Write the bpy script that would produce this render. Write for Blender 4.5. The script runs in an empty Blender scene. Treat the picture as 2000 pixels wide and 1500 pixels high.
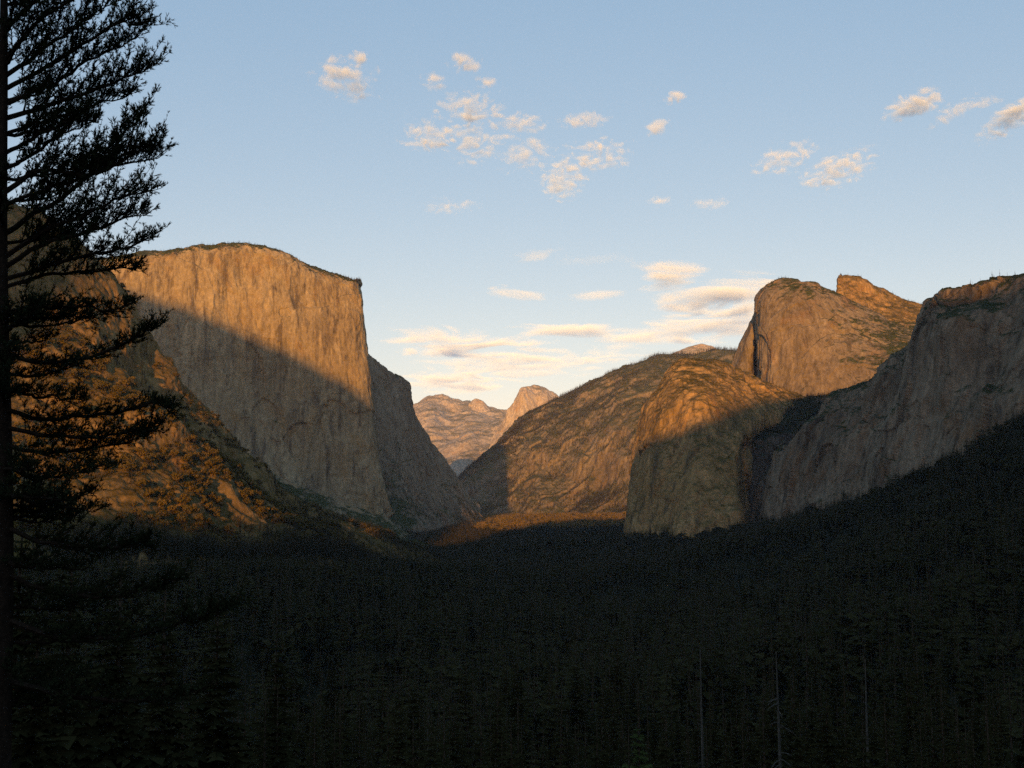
import bpy, math, random
import numpy as np
R = math.radians
rng = np.random.default_rng(7)
random.seed(7)
scene = bpy.context.scene
col = scene.collection

# ------------------------------------------------------------------ camera, sky, sun, exposure
CAM_Z = 150.0
PITCH = math.atan(215 / 2000)
cam_d = bpy.data.cameras.new('camera'); cam = bpy.data.objects.new('camera', cam_d); col.objects.link(cam)
cam.location = (0, 0, CAM_Z); cam.rotation_euler = (R(90) + PITCH, 0, 0)
cam_d.sensor_width = 36; cam_d.lens = 36; cam_d.clip_start = 0.1; cam_d.clip_end = 120000
scene.camera = cam

SUN_EL, SUN_AZ = R(6.5), R(7.5)          # light travels to +Y and a little to +X
LDIR = np.array([math.sin(SUN_AZ) * math.cos(SUN_EL), math.cos(SUN_AZ) * math.cos(SUN_EL), -math.sin(SUN_EL)])
world = bpy.data.worlds.new('World'); scene.world = world; world.use_nodes = True
wn = world.node_tree; bg = wn.nodes['Background']
sky = wn.nodes.new('ShaderNodeTexSky'); sky.sky_type = 'NISHITA'; sky.sun_disc = False
sky.sun_elevation = SUN_EL; sky.sun_rotation = R(180) + SUN_AZ
sky.altitude = 1350; sky.air_density = 1.0; sky.dust_density = 1.0; sky.ozone_density = 1.0
veil = wn.nodes.new('ShaderNodeVectorMath'); veil.operation = 'MULTIPLY_ADD'      # thin even high veil: softens the sky's colour all round
veil.inputs[1].default_value = (0.99, 0.60, 0.36); veil.inputs[2].default_value = (0.30, 1.01, 1.95)
wn.links.new(sky.outputs[0], veil.inputs[0]); wn.links.new(veil.outputs[0], bg.inputs[0]); bg.inputs[1].default_value = 0.15
sun_d = bpy.data.lights.new('sun', 'SUN'); sun = bpy.data.objects.new('sun', sun_d); col.objects.link(sun)
sun_d.energy = 4.1; sun_d.color = (1.0, 0.47, 0.085); sun_d.angle = R(0.53)
sun.rotation_euler = (R(90) - SUN_EL, 0, -SUN_AZ)
vs = scene.view_settings
scene.display_settings.display_device = 'sRGB'
vs.view_transform = 'Standard'; vs.look = 'None'; vs.gamma = 1.0; vs.exposure = 0.6; vs.use_curve_mapping = False
cy = scene.cycles
cy.use_denoising = False; cy.max_bounces = 5; cy.diffuse_bounces = 2; cy.glossy_bounces = 1
cy.transparent_max_bounces = 8; cy.volume_bounces = 2; cy.volume_step_rate = 0.6; cy.volume_max_steps = 256

# ------------------------------------------------------------------ helpers
def at(px, py, D):
    """point on the ground plan at forward distance D that the photo shows at pixel px,py"""
    x = (np.asarray(px, float) - 1000) / 2000; y = (750 - np.asarray(py, float)) / 2000
    c, s = math.cos(PITCH), math.sin(PITCH)
    yy = c - y * s; zz = s + y * c
    k = np.asarray(D, float) / yy
    return np.stack([x * k, np.asarray(D, float) + 0 * x, CAM_Z + zz * k], -1)

def _hash(ix, iy, iz, seed):
    h = (ix.astype(np.uint32) * np.uint32(374761393) + iy.astype(np.uint32) * np.uint32(668265263)
         + iz.astype(np.uint32) * np.uint32(2147483647) + np.uint32(seed * 974711 + 13))
    h = (h ^ (h >> np.uint32(13))) * np.uint32(1274126177)
    h = (h ^ (h >> np.uint32(15))) * np.uint32(2246822519)
    return ((h ^ (h >> np.uint32(16))) & np.uint32(0xffffff)).astype(np.float64) / 0xffffff * 2 - 1

def vnoise(p, seed=0):
    f = np.floor(p); i = f.astype(np.int64); t = p - f
    t = t * t * t * (t * (t * 6 - 15) + 10)
    out = 0
    for dx in (0, 1):
        wx = t[..., 0] if dx else 1 - t[..., 0]
        for dy in (0, 1):
            wy = t[..., 1] if dy else 1 - t[..., 1]
            for dz in (0, 1):
                wz = t[..., 2] if dz else 1 - t[..., 2]
                out = out + wx * wy * wz * _hash(i[..., 0] + dx, i[..., 1] + dy, i[..., 2] + dz, seed)
    return out

def fbm(p, octs=4, seed=0, gain=0.5, lac=2.03):
    a, s, out = 1.0, 1.0, 0
    for k in range(octs):
        out = out + a * vnoise(p * s + 17.3 * k, seed + k); a *= gain; s *= lac
    return out

def tag(o, label=None, cat=None, group=None, kind=None):
    if label: o['label'] = label
    if cat: o['category'] = cat
    if group: o['group'] = group
    if kind: o['kind'] = kind
    return o

def mesh_np(name, V, F, mat=None, smooth=True):
    """V (n,3); F (m,k) array or list of such arrays"""
    Fs = F if isinstance(F, list) else [F]
    me = bpy.data.meshes.new(name)
    V = np.asarray(V, np.float32)
    me.vertices.add(len(V)); me.vertices.foreach_set('co', V.ravel())
    Fs = [np.asarray(f, np.int32) for f in Fs if len(f)]
    loops = np.concatenate([f.ravel() for f in Fs]); tot = np.concatenate([np.full(len(f), f.shape[1], np.int32) for f in Fs])
    start = np.concatenate([[0], np.cumsum(tot)[:-1]]).astype(np.int32)
    me.loops.add(len(loops)); me.loops.foreach_set('vertex_index', loops)
    me.polygons.add(len(tot)); me.polygons.foreach_set('loop_start', start); me.polygons.foreach_set('loop_total', tot)
    me.update(calc_edges=True); me.validate()
    me.polygons.foreach_set('use_smooth', np.full(len(me.polygons), smooth))
    if mat: me.materials.append(mat)
    return me

def link(name, me, parent=None, loc=None, rz=0, sc=1):
    o = bpy.data.objects.new(name, me); col.objects.link(o)
    if parent: o.parent = parent
    if loc is not None: o.location = [float(v) for v in loc]
    if rz: o.rotation_euler = (0, 0, rz)
    if sc != 1: o.scale = (sc, sc, sc)
    return o

def grid_faces(nv, nu):
    a = np.arange(nv * nu).reshape(nv, nu)
    return np.stack([a[:-1, :-1], a[:-1, 1:], a[1:, 1:], a[1:, :-1]], -1).reshape(-1, 4)

def cr1(P, n, axis, knots=None):
    """Catmull-Rom style (limited tangents) resampling of control grid along an axis"""
    P = np.moveaxis(P, axis, 0); m = len(P)
    t = np.linspace(0, m - 1, n) if knots is None else knots
    i = np.clip(np.floor(t).astype(int), 0, m - 2); f = t - i
    d = np.diff(P, axis=0)
    T = np.zeros_like(P); T[0] = d[0]; T[-1] = d[-1]
    a, b = d[:-1], d[1:]
    T[1:-1] = np.where(a * b > 0, 2 * a * b / np.where(np.abs(a + b) < 1e-9, 1, a + b), 0)   # monotone: no overshoot
    f = f.reshape((-1,) + (1,) * (P.ndim - 1))
    h00 = 2 * f**3 - 3 * f**2 + 1; h10 = f**3 - 2 * f**2 + f; h01 = -2 * f**3 + 3 * f**2; h11 = f**3 - f**2
    return np.moveaxis(h00 * P[i] + h10 * T[i] + h01 * P[i + 1] + h11 * T[i + 1], 0, axis)

def knots(P, n, axis):
    """parameter values spread evenly by average length"""
    d = np.linalg.norm(np.diff(P, axis=axis), axis=-1).mean(axis=1 - axis)
    s = np.concatenate([[0], np.cumsum(d)])
    return np.interp(np.linspace(0, s[-1], n), s, np.arange(len(s)))

def normals(G):
    du = np.gradient(G, axis=1); dv = np.gradient(G, axis=0)
    n = np.cross(du, dv); n /= np.linalg.norm(n, axis=-1, keepdims=True) + 1e-9
    return n

SURF = {}
def loft(key, name, rows, nu, nv, mat, disp, label, cat=None, seed=0, kind='structure', back=None, facing=-1):
    """solid skin over world-space contour lines (bottom to top, then over the back);
       rows: lists of (px,py,D); disp: list of (wavelength_xy, wavelength_z, amplitude, ridged)"""
    C = np.stack([at(*np.array(r, float).T) for r in rows])
    ft = C[0].copy(); ft[:, 2] -= 130; ft[:, :2] *= 0.985; C = np.concatenate([ft[None], C]); nrow = len(C)
    if back:                                   # (distance behind, drop) rows that close the back of the massif
        tops = [C[-1]]
        for (dy, dz) in back:
            q = C[-1].copy(); k = 1 + dy / q[:, 1]; q[:, 0] *= k; q[:, 1] += dy; q[:, 2] += dz
            tops.append(q)
        C = np.concatenate([C, np.stack(tops[1:])])
    ku = knots(C[1:nrow], nu, 1); kv = knots(C[1:nrow], int(nv * 0.86), 0) + 1; kv = np.concatenate([np.linspace(0, 1, int(nv * 0.02) + 2)[:-1], kv])
    if back: kv = np.concatenate([kv, np.linspace(nrow - 1, len(C) - 1, nv - len(kv) + 1)[1:]])
    G = cr1(cr1(C, nu, 1, ku), len(kv), 0, kv)
    N = normals(G)
    if (N[..., 1].mean() > 0): N = -N
    wl = disp[0][0] * .55
    WP = np.stack([fbm(G / np.array([wl, wl, wl]), 2, seed * 31 + 900 + k) for k in range(3)], -1) * wl * np.array([.10, .10, .25])
    d = 0
    for q, (lx, lz, amp, rid) in enumerate(disp):
        if rid == 3:                               # jointed granite: offset slabs and flakes with crisp edges
            c = np.floor((G + WP * 1.6) / np.array([lx, lx, lz]) + fbm(G / np.array([lx, lx, lz * .6]), 2, seed * 31 + q * 7 + 3)[..., None] * .35).astype(np.int64)
            d = d + amp * _hash(c[..., 0] + c[..., 1] * 3, c[..., 2], c[..., 1], seed * 31 + q * 7); continue
        n = fbm((G + WP) / np.array([lx, lx, lz]), 4 if lx > 20 else 3, seed * 31 + q * 7)
        if rid == 1: n = 0.5 - 1.5 * np.abs(n)
        if rid == 2: n = 1.5 * np.abs(n) - 0.5
        d = d + amp * n
    G = G + N * (d[..., None] if not np.isscalar(d) else 0)
    G[..., 2] = np.maximum(G[..., 2], -38 + .2 * np.sin(G[..., 0]))
    F = grid_faces(*G.shape[:2])
    me = mesh_np(name, G.reshape(-1, 3), F, mat)
    o = link(name, me); tag(o, label, cat, kind=kind)
    N2 = normals(G); N2 = np.where(N2[..., 2:3].mean() < 0, -N2, N2)
    SURF[key] = (G, N2)
    return o

# ------------------------------------------------------------------ materials
def new_mat(name):
    m = bpy.data.materials.new(name); m.use_nodes = True
    nt = m.node_tree; b = nt.nodes['Principled BSDF']
    b.inputs['Roughness'].default_value = 0.9; b.inputs['Specular IOR Level'].default_value = 0.0
    return m, nt, b

def nd(nt, t, **kw):
    n = nt.nodes.new(t)
    for k, v in kw.items(): setattr(n, k, v)
    return n

def noise_node(nt, vec, scale, detail=4, rough=0.55, dist=0.0):
    n = nd(nt, 'ShaderNodeTexNoise'); n.inputs['Scale'].default_value = scale; n.inputs['Detail'].default_value = detail
    n.inputs['Roughness'].default_value = rough; n.inputs['Distortion'].default_value = dist
    nt.links.new(vec, n.inputs['Vector']); return n.outputs['Fac']

def ramp(nt, fac, stops):
    r = nd(nt, 'ShaderNodeValToRGB'); el = r.color_ramp.elements
    while len(el) < len(stops): el.new(0.5)
    for e, (p, c) in zip(el, stops):
        e.position = p; e.color = (c, c, c, 1) if np.isscalar(c) else (*c, 1)
    nt.links.new(fac, r.inputs[0]); return r.outputs[0]

def mixc(nt, fac, a, b, mode='MIX'):
    m = nd(nt, 'ShaderNodeMix', data_type='RGBA', blend_type=mode)
    for s, v in ((m.inputs[0], fac), (m.inputs[6], a), (m.inputs[7], b)):
        if hasattr(v, 'node'): nt.links.new(v, s)
        elif np.isscalar(v): s.default_value = v
        else: s.default_value = (*v, 1)
    return m.outputs[2]

def mth(nt, op, a, b=0.0, clamp=False):
    m = nd(nt, 'ShaderNodeMath', operation=op, use_clamp=clamp)
    for s, v in zip(m.inputs, (a, b)):
        if hasattr(v, 'node'): nt.links.new(v, s)
        else: s.default_value = v
    return m.outputs[0]

def rock_mat(name, pale, mid, dark, rust, veg, veg_lo, veg_hi, veg_bias=0.0, patch=60.0, warm=0.0):
    """granite: vertical water streaks, rust stains, cracks; brush and trees hold on where it is less steep"""
    m, nt, b = new_mat(name)
    geo = nd(nt, 'ShaderNodeNewGeometry'); pos = geo.outputs['Position']
    def scaled(sx, sz):
        v = nd(nt, 'ShaderNodeMapping'); v.inputs['Scale'].default_value = (sx, sx, sz); nt.links.new(pos, v.inputs[0]); return v.outputs[0]
    broad = noise_node(nt, scaled(1 / 260, 1 / 420), 1, 5, 0.6)
    streak = noise_node(nt, scaled(1 / 26, 1 / 420), 1, 5, 0.62, 0.3)
    fine = noise_node(nt, scaled(1 / 9, 1 / 40), 1, 5, 0.65)
    blot = noise_node(nt, scaled(1 / 70, 1 / 110), 1, 5, 0.6, 0.4)
    thin = noise_node(nt, scaled(1 / 8, 1 / 130), 1, 4, 0.65, 0.2)
    speck = noise_node(nt, scaled(1 / 11, 1 / 16), 1, 6, 0.75)
    c = ramp(nt, broad, [(0.36, mid), (0.60, pale)])
    c = mixc(nt, ramp(nt, streak, [(0.52, 0.0), (0.64, 0.85)]), c, dark)
    big = noise_node(nt, scaled(1 / 150, 1 / 240), 1, 4, 0.55, 0.6)
    msk = ramp(nt, big, [(0.42, 0.1), (0.62, 1.0)])
    c = mixc(nt, mth(nt, 'MULTIPLY', msk, ramp(nt, thin, [(0.52, 0.0), (0.64, 0.9)])), c, dark)
    c = mixc(nt, ramp(nt, big, [(0.56, 0.0), (0.70, 0.6)]), c, dark)
    c = mixc(nt, ramp(nt, streak, [(0.32, 0.6), (0.44, 0.0)]), c, tuple(min(1, v * 1.3) for v in pale))
    c = mixc(nt, ramp(nt, blot, [(0.54, 0.0), (0.70, 0.7)]), c, rust)
    c = mixc(nt, 0.75, c, ramp(nt, speck, [(0.3, 0.28), (0.7, 0.72)]), 'OVERLAY')
    c = mixc(nt, 0.5, c, ramp(nt, fine, [(0.3, 0.38), (0.7, 0.62)]), 'OVERLAY')
    # vegetation on the ledges
    nz = nd(nt, 'ShaderNodeSeparateXYZ'); nt.links.new(geo.outputs['Normal'], nz.inputs[0])
    vn = noise_node(nt, scaled(1 / patch, 1 / patch), 1, 6, 0.65)
    vn2 = noise_node(nt, scaled(1 / 14, 1 / 14), 1, 4, 0.6)
    f = mth(nt, 'ADD', mth(nt, 'ABSOLUTE', nz.outputs[2]), mth(nt, 'MULTIPLY', mth(nt, 'SUBTRACT', vn, 0.5), 1.1))
    f = mth(nt, 'ADD', f, mth(nt, 'MULTIPLY', mth(nt, 'SUBTRACT', vn2, 0.5), 0.5))
    f = mth(nt, 'ADD', f, veg_bias)
    mr = nd(nt, 'ShaderNodeMapRange'); nt.links.new(f, mr.inputs[0]); mr.inputs[1].default_value = veg_lo; mr.inputs[2].default_value = veg_hi
    vc = ramp(nt, vn2, [(0.35, veg), (0.68, tuple(v * 2.0 for v in veg))])
    c = mixc(nt, mr.outputs[0], c, vc)
    nt.links.new(c, b.inputs['Base Color'])
    bp = nd(nt, 'ShaderNodeBump'); bp.inputs['Strength'].default_value = 0.8; bp.inputs['Distance'].default_value = 3.5
    hgt = mth(nt, 'ADD', mth(nt, 'MULTIPLY', mth(nt, 'ADD', fine, speck), 0.6), mth(nt, 'ADD', streak, mth(nt, 'MULTIPLY', mr.outputs[0], mth(nt, 'MULTIPLY', vn2, 1.5))))
    nt.links.new(hgt, bp.inputs['Height']); nt.links.new(bp.outputs[0], b.inputs['Normal'])
    return m

PALE, MID, DARK, RUST = (0.330, 0.262, 0.176), (0.330, 0.267, 0.187), (0.170, 0.138, 0.101), (0.340, 0.202, 0.094)
VEG = (0.035, 0.037, 0.014)
m_elcap = rock_mat('pale_granite', (0.300, 0.232, 0.135), (0.225, 0.168, 0.095), (0.105, 0.078, 0.050), (0.225, 0.138, 0.055), VEG, 0.62, 0.80)
m_wall = rock_mat('grey_granite', (0.225, 0.175, 0.117), (0.165, 0.124, 0.082), (0.095, 0.074, 0.051), (0.190, 0.106, 0.051), VEG, 0.60, 0.85)
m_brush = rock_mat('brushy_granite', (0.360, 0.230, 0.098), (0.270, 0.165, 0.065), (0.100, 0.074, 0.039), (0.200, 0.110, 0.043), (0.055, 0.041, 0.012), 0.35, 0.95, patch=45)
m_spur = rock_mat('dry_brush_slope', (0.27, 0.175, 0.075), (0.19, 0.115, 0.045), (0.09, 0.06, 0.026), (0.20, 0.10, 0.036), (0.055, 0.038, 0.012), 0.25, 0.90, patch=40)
m_dark = rock_mat('shade_darkened_granite', (0.215, 0.160, 0.105), (0.150, 0.108, 0.070), (0.066, 0.049, 0.034), (0.165, 0.090, 0.042), (0.024, 0.026, 0.011), 0.56, 0.80)  # grey granite again, with the right cliff's deeper shade put into its colour
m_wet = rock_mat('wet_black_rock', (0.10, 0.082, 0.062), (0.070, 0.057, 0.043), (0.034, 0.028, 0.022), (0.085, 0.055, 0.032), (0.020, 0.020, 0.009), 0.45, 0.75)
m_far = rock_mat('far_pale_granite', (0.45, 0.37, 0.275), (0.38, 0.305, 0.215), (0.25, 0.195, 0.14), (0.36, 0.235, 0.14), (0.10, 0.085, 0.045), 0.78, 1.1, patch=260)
m_wood = rock_mat('wooded_granite', (0.225, 0.178, 0.118), (0.160, 0.120, 0.076), (0.085, 0.066, 0.042), (0.160, 0.100, 0.050), (0.040, 0.038, 0.014), 0.32, 0.85, patch=120)

def simple_mat(name, a, bcol, scale, rough=0.9, bump=0.0):
    m, nt, b = new_mat(name)
    tc = nd(nt, 'ShaderNodeTexCoord')
    n = noise_node(nt, tc.outputs['Object'], scale, 5, 0.6)
    nt.links.new(ramp(nt, n, [(0.3, a), (0.7, bcol)]), b.inputs['Base Color']); b.inputs['Roughness'].default_value = rough
    if bump:
        bp = nd(nt, 'ShaderNodeBump'); bp.inputs['Strength'].default_value = 0.8; bp.inputs['Distance'].default_value = bump
        nt.links.new(n, bp.inputs['Height']); nt.links.new(bp.outputs[0], b.inputs['Normal'])
    return m

def leaf_mat(name, a, bcol, sub=0.0):
    m, nt, b = new_mat(name)
    geo = nd(nt, 'ShaderNodeNewGeometry'); oi = nd(nt, 'ShaderNodeObjectInfo')
    f = mth(nt, 'ADD', mth(nt, 'MULTIPLY', geo.outputs['Random Per Island'], 0.55), mth(nt, 'MULTIPLY', oi.outputs['Random'], 0.45))
    nt.links.new(ramp(nt, f, [(0.15, a), (0.85, bcol)]), b.inputs['Base Color'])
    return m

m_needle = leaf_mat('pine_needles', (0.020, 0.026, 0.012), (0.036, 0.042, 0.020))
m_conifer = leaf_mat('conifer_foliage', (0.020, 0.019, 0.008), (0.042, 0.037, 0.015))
m_oak = leaf_mat('oak_foliage', (0.065, 0.052, 0.015), (0.14, 0.095, 0.027))
m_bushy = leaf_mat('bright_foliage', (0.045, 0.058, 0.018), (0.085, 0.10, 0.032))
m_bark = simple_mat('pine_bark', (0.016, 0.012, 0.009), (0.042, 0.029, 0.021), 9.0, 0.95, 0.03)
m_trunk = simple_mat('conifer_bark', (0.045, 0.032, 0.022), (0.10, 0.072, 0.05), 2.0, 0.95, 0.05)
m_snag = simple_mat('weathered_dead_wood', (0.06, 0.052, 0.042), (0.12, 0.105, 0.085), 1.5, 0.9, 0.03)

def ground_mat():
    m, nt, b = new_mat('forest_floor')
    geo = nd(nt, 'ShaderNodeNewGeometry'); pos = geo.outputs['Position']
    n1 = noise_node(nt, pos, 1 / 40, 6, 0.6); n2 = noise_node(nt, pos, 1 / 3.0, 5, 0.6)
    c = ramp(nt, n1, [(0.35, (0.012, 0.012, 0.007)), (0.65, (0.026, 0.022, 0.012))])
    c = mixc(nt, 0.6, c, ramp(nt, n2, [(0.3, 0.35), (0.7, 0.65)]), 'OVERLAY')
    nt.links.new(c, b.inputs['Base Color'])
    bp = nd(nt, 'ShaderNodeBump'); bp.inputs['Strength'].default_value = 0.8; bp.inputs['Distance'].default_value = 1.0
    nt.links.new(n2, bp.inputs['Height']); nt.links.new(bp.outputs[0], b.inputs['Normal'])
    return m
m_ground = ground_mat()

# ------------------------------------------------------------------ ground: one sheet, camera hillside, valley floor, right-hand slope
CP = []
def cp(x, y, z): CP.append((x, y, z))
def cpx(px, py, D, dz=0): p = at(px, py, D); CP.append((p[0], p[1], p[2] + dz))
for x, y, z in [(0, 0, 146), (-12, 25, 133), (15, 30, 133), (0, 60, 119), (-40, 60, 122), (60, 60, 122), (0, 130, 96), (80, 130, 100), (-80, 130, 98),
                (0, 250, 66), (100, 260, 72), (-130, 260, 68), (0, 450, 38), (-250, 450, 46), (0, 800, 16), (0, 1300, 6),
                (0, 2000, 2), (-250, 2000, 2), (200, 2000, 6), (0, 3000, 0), (200, 3000, 2), (-200, 3000, 0), (0, 4200, 2), (300, 4200, 5), (-150, 4200, 2),
                (0, 5400, 8), (500, 5400, 15), (-100, 6500, 15), (-600, 3300, 20),
                (-60, -60, 170), (60, -60, 170), (0, -300, 230), (300, -300, 290), (-300, -200, 150), (500, 0, 290), (-500, 200, 75), (-700, 700, 90)]:
    cp(x, y, z)
for px, py, D, dz in [(2000, 1180, 450, -22), (2000, 1020, 800, -22), (2000, 880, 1200, -22), (2000, 800, 1500, -22), (1850, 905, 1650, -22), (1850, 1000, 1100, -22), (1850, 1130, 700, -22),
                  (1700, 958, 1850, -22), (1700, 1030, 1300, -22), (1700, 1130, 850, -22), (1560, 1005, 2050, -20), (1560, 1070, 1400, -20), (1400, 1035, 2300, -15), (1400, 1090, 1500, -18),
                  (1250, 1048, 2450, -12), (1250, 1100, 1700, -15), (2200, 790, 1500, 0), (2200, 1000, 800, 0)]:
    cpx(px, py, D, dz)
for px, py, D in [(-60, 1140, 770), (100, 1120, 864), (200, 1112, 940), (290, 1106, 1006), (380, 1104, 1092), (470, 1106, 1201), (560, 1110, 1314), (650, 1115, 1446), (740, 1120, 1598)]:
    cpx(px, py, D, 2)                                   # foot of the left hillside
CPa = np.array(CP)
def _tps(r): return np.where(r > 0, r * r * np.log(r + 1e-9), 0)
_S = 1000.0
_A = CPa[:, :2] / _S
_K = _tps(np.linalg.norm(_A[:, None] - _A[None], axis=-1)) + np.eye(len(_A)) * 1e-4
_Pm = np.c_[np.ones(len(_A)), _A]
_W = np.linalg.solve(np.block([[_K, _Pm], [_Pm.T, np.zeros((3, 3))]]), np.r_[CPa[:, 2], 0, 0, 0])
def hgt(x, y, detail=True):
    x = np.asarray(x, float); y = np.asarray(y, float); q = np.stack([x, y], -1) / _S
    z = np.zeros(x.shape)
    for i in range(len(_A)): z = z + _W[i] * _tps(np.hypot(q[..., 0] - _A[i, 0], q[..., 1] - _A[i, 1]))
    z = z + _W[-3] + _W[-2] * q[..., 0] + _W[-1] * q[..., 1]
    z = np.clip(z, -10, 420)
    # keep the valley U: fade to a low shelf beyond the modelled valley
    w = np.clip((y - 5600) / 1500, 0, 1) + np.clip((-y - 500) / 900, 0, 1) + np.clip((np.abs(x - 0.05 * y) - 1500) / 700, 0, 1)
    w = np.clip(w, 0, 1); w = w * w * (3 - 2 * w)
    z = z * (1 - w) + 12 * w
    if detail:
        P = np.stack([x, y, 0 * x], -1); r = np.hypot(x, y)
        z = z + fbm(P / 120, 3, 91) * np.clip(r / 200, 0, 1) * 5 + fbm(P / 18, 3, 95) * np.clip(r / 40, 0.05, 1) * 0.8
    return z
nr, na = 230, 420
rr = np.concatenate([[0.5], np.geomspace(2, 21000, nr - 1)]); aa = np.linspace(0, 2 * math.pi, na + 1)
gx = rr[:, None] * np.sin(aa)[None]; gy = rr[:, None] * np.cos(aa)[None]
gV = np.stack([gx, gy, hgt(gx, gy)], -1)
g = link('ground', mesh_np('ground', gV.reshape(-1, 3), grid_faces(nr, na + 1)[:, ::-1], m_ground))
tag(g, 'dark forest floor running from the overlook slope down along the valley', kind='structure')

# ------------------------------------------------------------------ cliffs, domes and slopes
ELC = [(110, 3250), (200, 3280), (300, 3330), (400, 3380), (470, 3420), (540, 3470), (610, 3520), (670, 3560)]
elcap_rows = [
    # talus foot, talus, cliff base, face ..., rim
    [(60, 1050, 2500), (150, 1055, 2520), (260, 1060, 2550), (380, 1065, 2600), (480, 1075, 2600), (580, 1085, 2550), (690, 1095, 2500), (790, 1110, 2450), (870, 1110, 2600), (880, 1060, 3400), (820, 1050, 4300)],
    [(90, 900, 2900), (170, 905, 2900), (270, 920, 2920), (380, 935, 2950), (470, 950, 2980), (560, 985, 3000), (650, 1015, 3000), (740, 1045, 3000), (800, 1050, 3150), (810, 1040, 3500), (760, 1040, 4300)],
    [(110, 760, 3180), (190, 775, 3200), (290, 800, 3240), (385, 845, 3280), (455, 880, 3310), (530, 915, 3350), (610, 950, 3390), (690, 985, 3430), (748, 1008, 3455), (768, 1014, 3480), (720, 1010, 4300)],
    [(115, 700, 3205), (195, 705, 3225), (292, 720, 3265), (388, 760, 3305), (458, 790, 3340), (532, 820, 3380), (608, 850, 3420), (680, 880, 3465), (726, 900, 3490), (739, 902, 3520), (700, 900, 4300)],
    [(118, 620, 3225), (198, 620, 3245), (296, 630, 3285), (392, 655, 3325), (462, 680, 3365), (535, 705, 3405), (607, 730, 3450), (672, 755, 3495), (708, 770, 3520), (717, 772, 3550), (690, 775, 4300)],
    [(120, 545, 3245), (200, 540, 3265), (299, 535, 3305), (396, 545, 3345), (466, 560, 3390), (538, 580, 3430), (608, 610, 3480), (667, 635, 3525), (701, 648, 3550), (711, 650, 3580), (688, 660, 4300)],
    [(120, 512, 3270), (200, 505, 3290), (300, 496, 3330), (398, 486, 3375), (468, 484, 3420), (540, 500, 3460), (610, 528, 3510), (667, 552, 3555), (696, 565, 3580), (706, 568, 3610), (686, 580, 4300)],
    [(118, 502, 3330), (200, 495, 3360), (300, 484, 3400), (400, 474, 3450), (470, 467, 3490), (542, 482, 3530), (612, 512, 3570), (667, 534, 3605), (692, 544, 3620), (702, 549, 3640), (680, 560, 4300)],
]
loft('elcap', 'granite_cliff', elcap_rows, 640, 560, m_elcap,
     [(420, 500, 22, 0), (170, 420, 5.5, 3), (70, 190, 2.6, 3), (120, 600, 5, 2), (28, 80, 1.2, 3), (17, 70, 1.6, 2), (9, 16, 1.3, 0)],
     'huge pale granite cliff with a vertical prow, upper half in golden sunlight', 'cliff', seed=1,
     back=[(250, 30), (900, 40), (2200, 60), (3200, -100), (3300, -1100)])
shoulder_rows = [
    [(690, 1040, 3650), (715, 1045, 3600), (760, 1045, 3600), (800, 1045, 3700), (830, 1040, 3900), (860, 1035, 4150), (890, 1034, 4400), (915, 1032, 4600), (940, 1030, 4800), (965, 1030, 5000)],
    [(690, 960, 3950), (712, 965, 3950), (750, 968, 3980), (785, 968, 4050), (815, 972, 4150), (845, 980, 4300), (875, 992, 4500), (900, 1002, 4700), (925, 1010, 4900), (950, 1016, 5100)],
    [(690, 850, 4060), (712, 855, 4060), (742, 862, 4120), (770, 870, 4200), (798, 880, 4300), (825, 905, 4480), (855, 935, 4680), (885, 966, 4880), (912, 985, 5050), (940, 1004, 5200)],
    [(690, 740, 4120), (713, 748, 4140), (738, 765, 4220), (765, 785, 4320), (790, 810, 4420), (815, 850, 4620), (840, 892, 4800), (872, 930, 4980), (902, 958, 5150), (936, 994, 5280)],
    [(690, 660, 4200), (713, 678, 4220), (738, 703, 4320), (768, 730, 4420), (794, 757, 4520), (806, 800, 4700), (826, 850, 4880), (852, 893, 5050), (896, 940, 5220), (934, 988, 5320)],
]
loft('shoulder', 'granite_cliff', shoulder_rows, 300, 330, m_wall,
     [(300, 400, 20, 0), (140, 320, 6, 3), (55, 130, 3, 3), (90, 400, 6, 2), (14, 40, 2.0, 0)],
     'shaded grey cliff shoulder falling to the valley behind the sunlit prow', 'cliff', seed=2,
     back=[(300, -20), (900, -60), (1000, -700)])
# north rim going on behind the prow (its shadow falls on the foot of the far mountain)
rim_rows = [
    [(300, 1000, 6500), (430, 1000, 6800), (520, 1000, 7200), (600, 1000, 7800), (650, 1000, 8600), (680, 1000, 9400)],
    [(300, 800, 6900), (430, 800, 7200), (520, 805, 7600), (600, 810, 8200), (650, 820, 8900), (680, 840, 9600)],
    [(300, 690, 7100), (430, 690, 7500), (520, 695, 8000), (600, 705, 8600), (650, 722, 9200), (678, 745, 9800)],
]
loft('rim', 'mountain', rim_rows, 120, 100, m_far, [(700, 700, 60, 0), (200, 400, 25, 1)],
     'north valley rim running on behind the great cliff', 'mountain', seed=3, back=[(600, 20), (1600, -60), (1700, -1100)])

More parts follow.
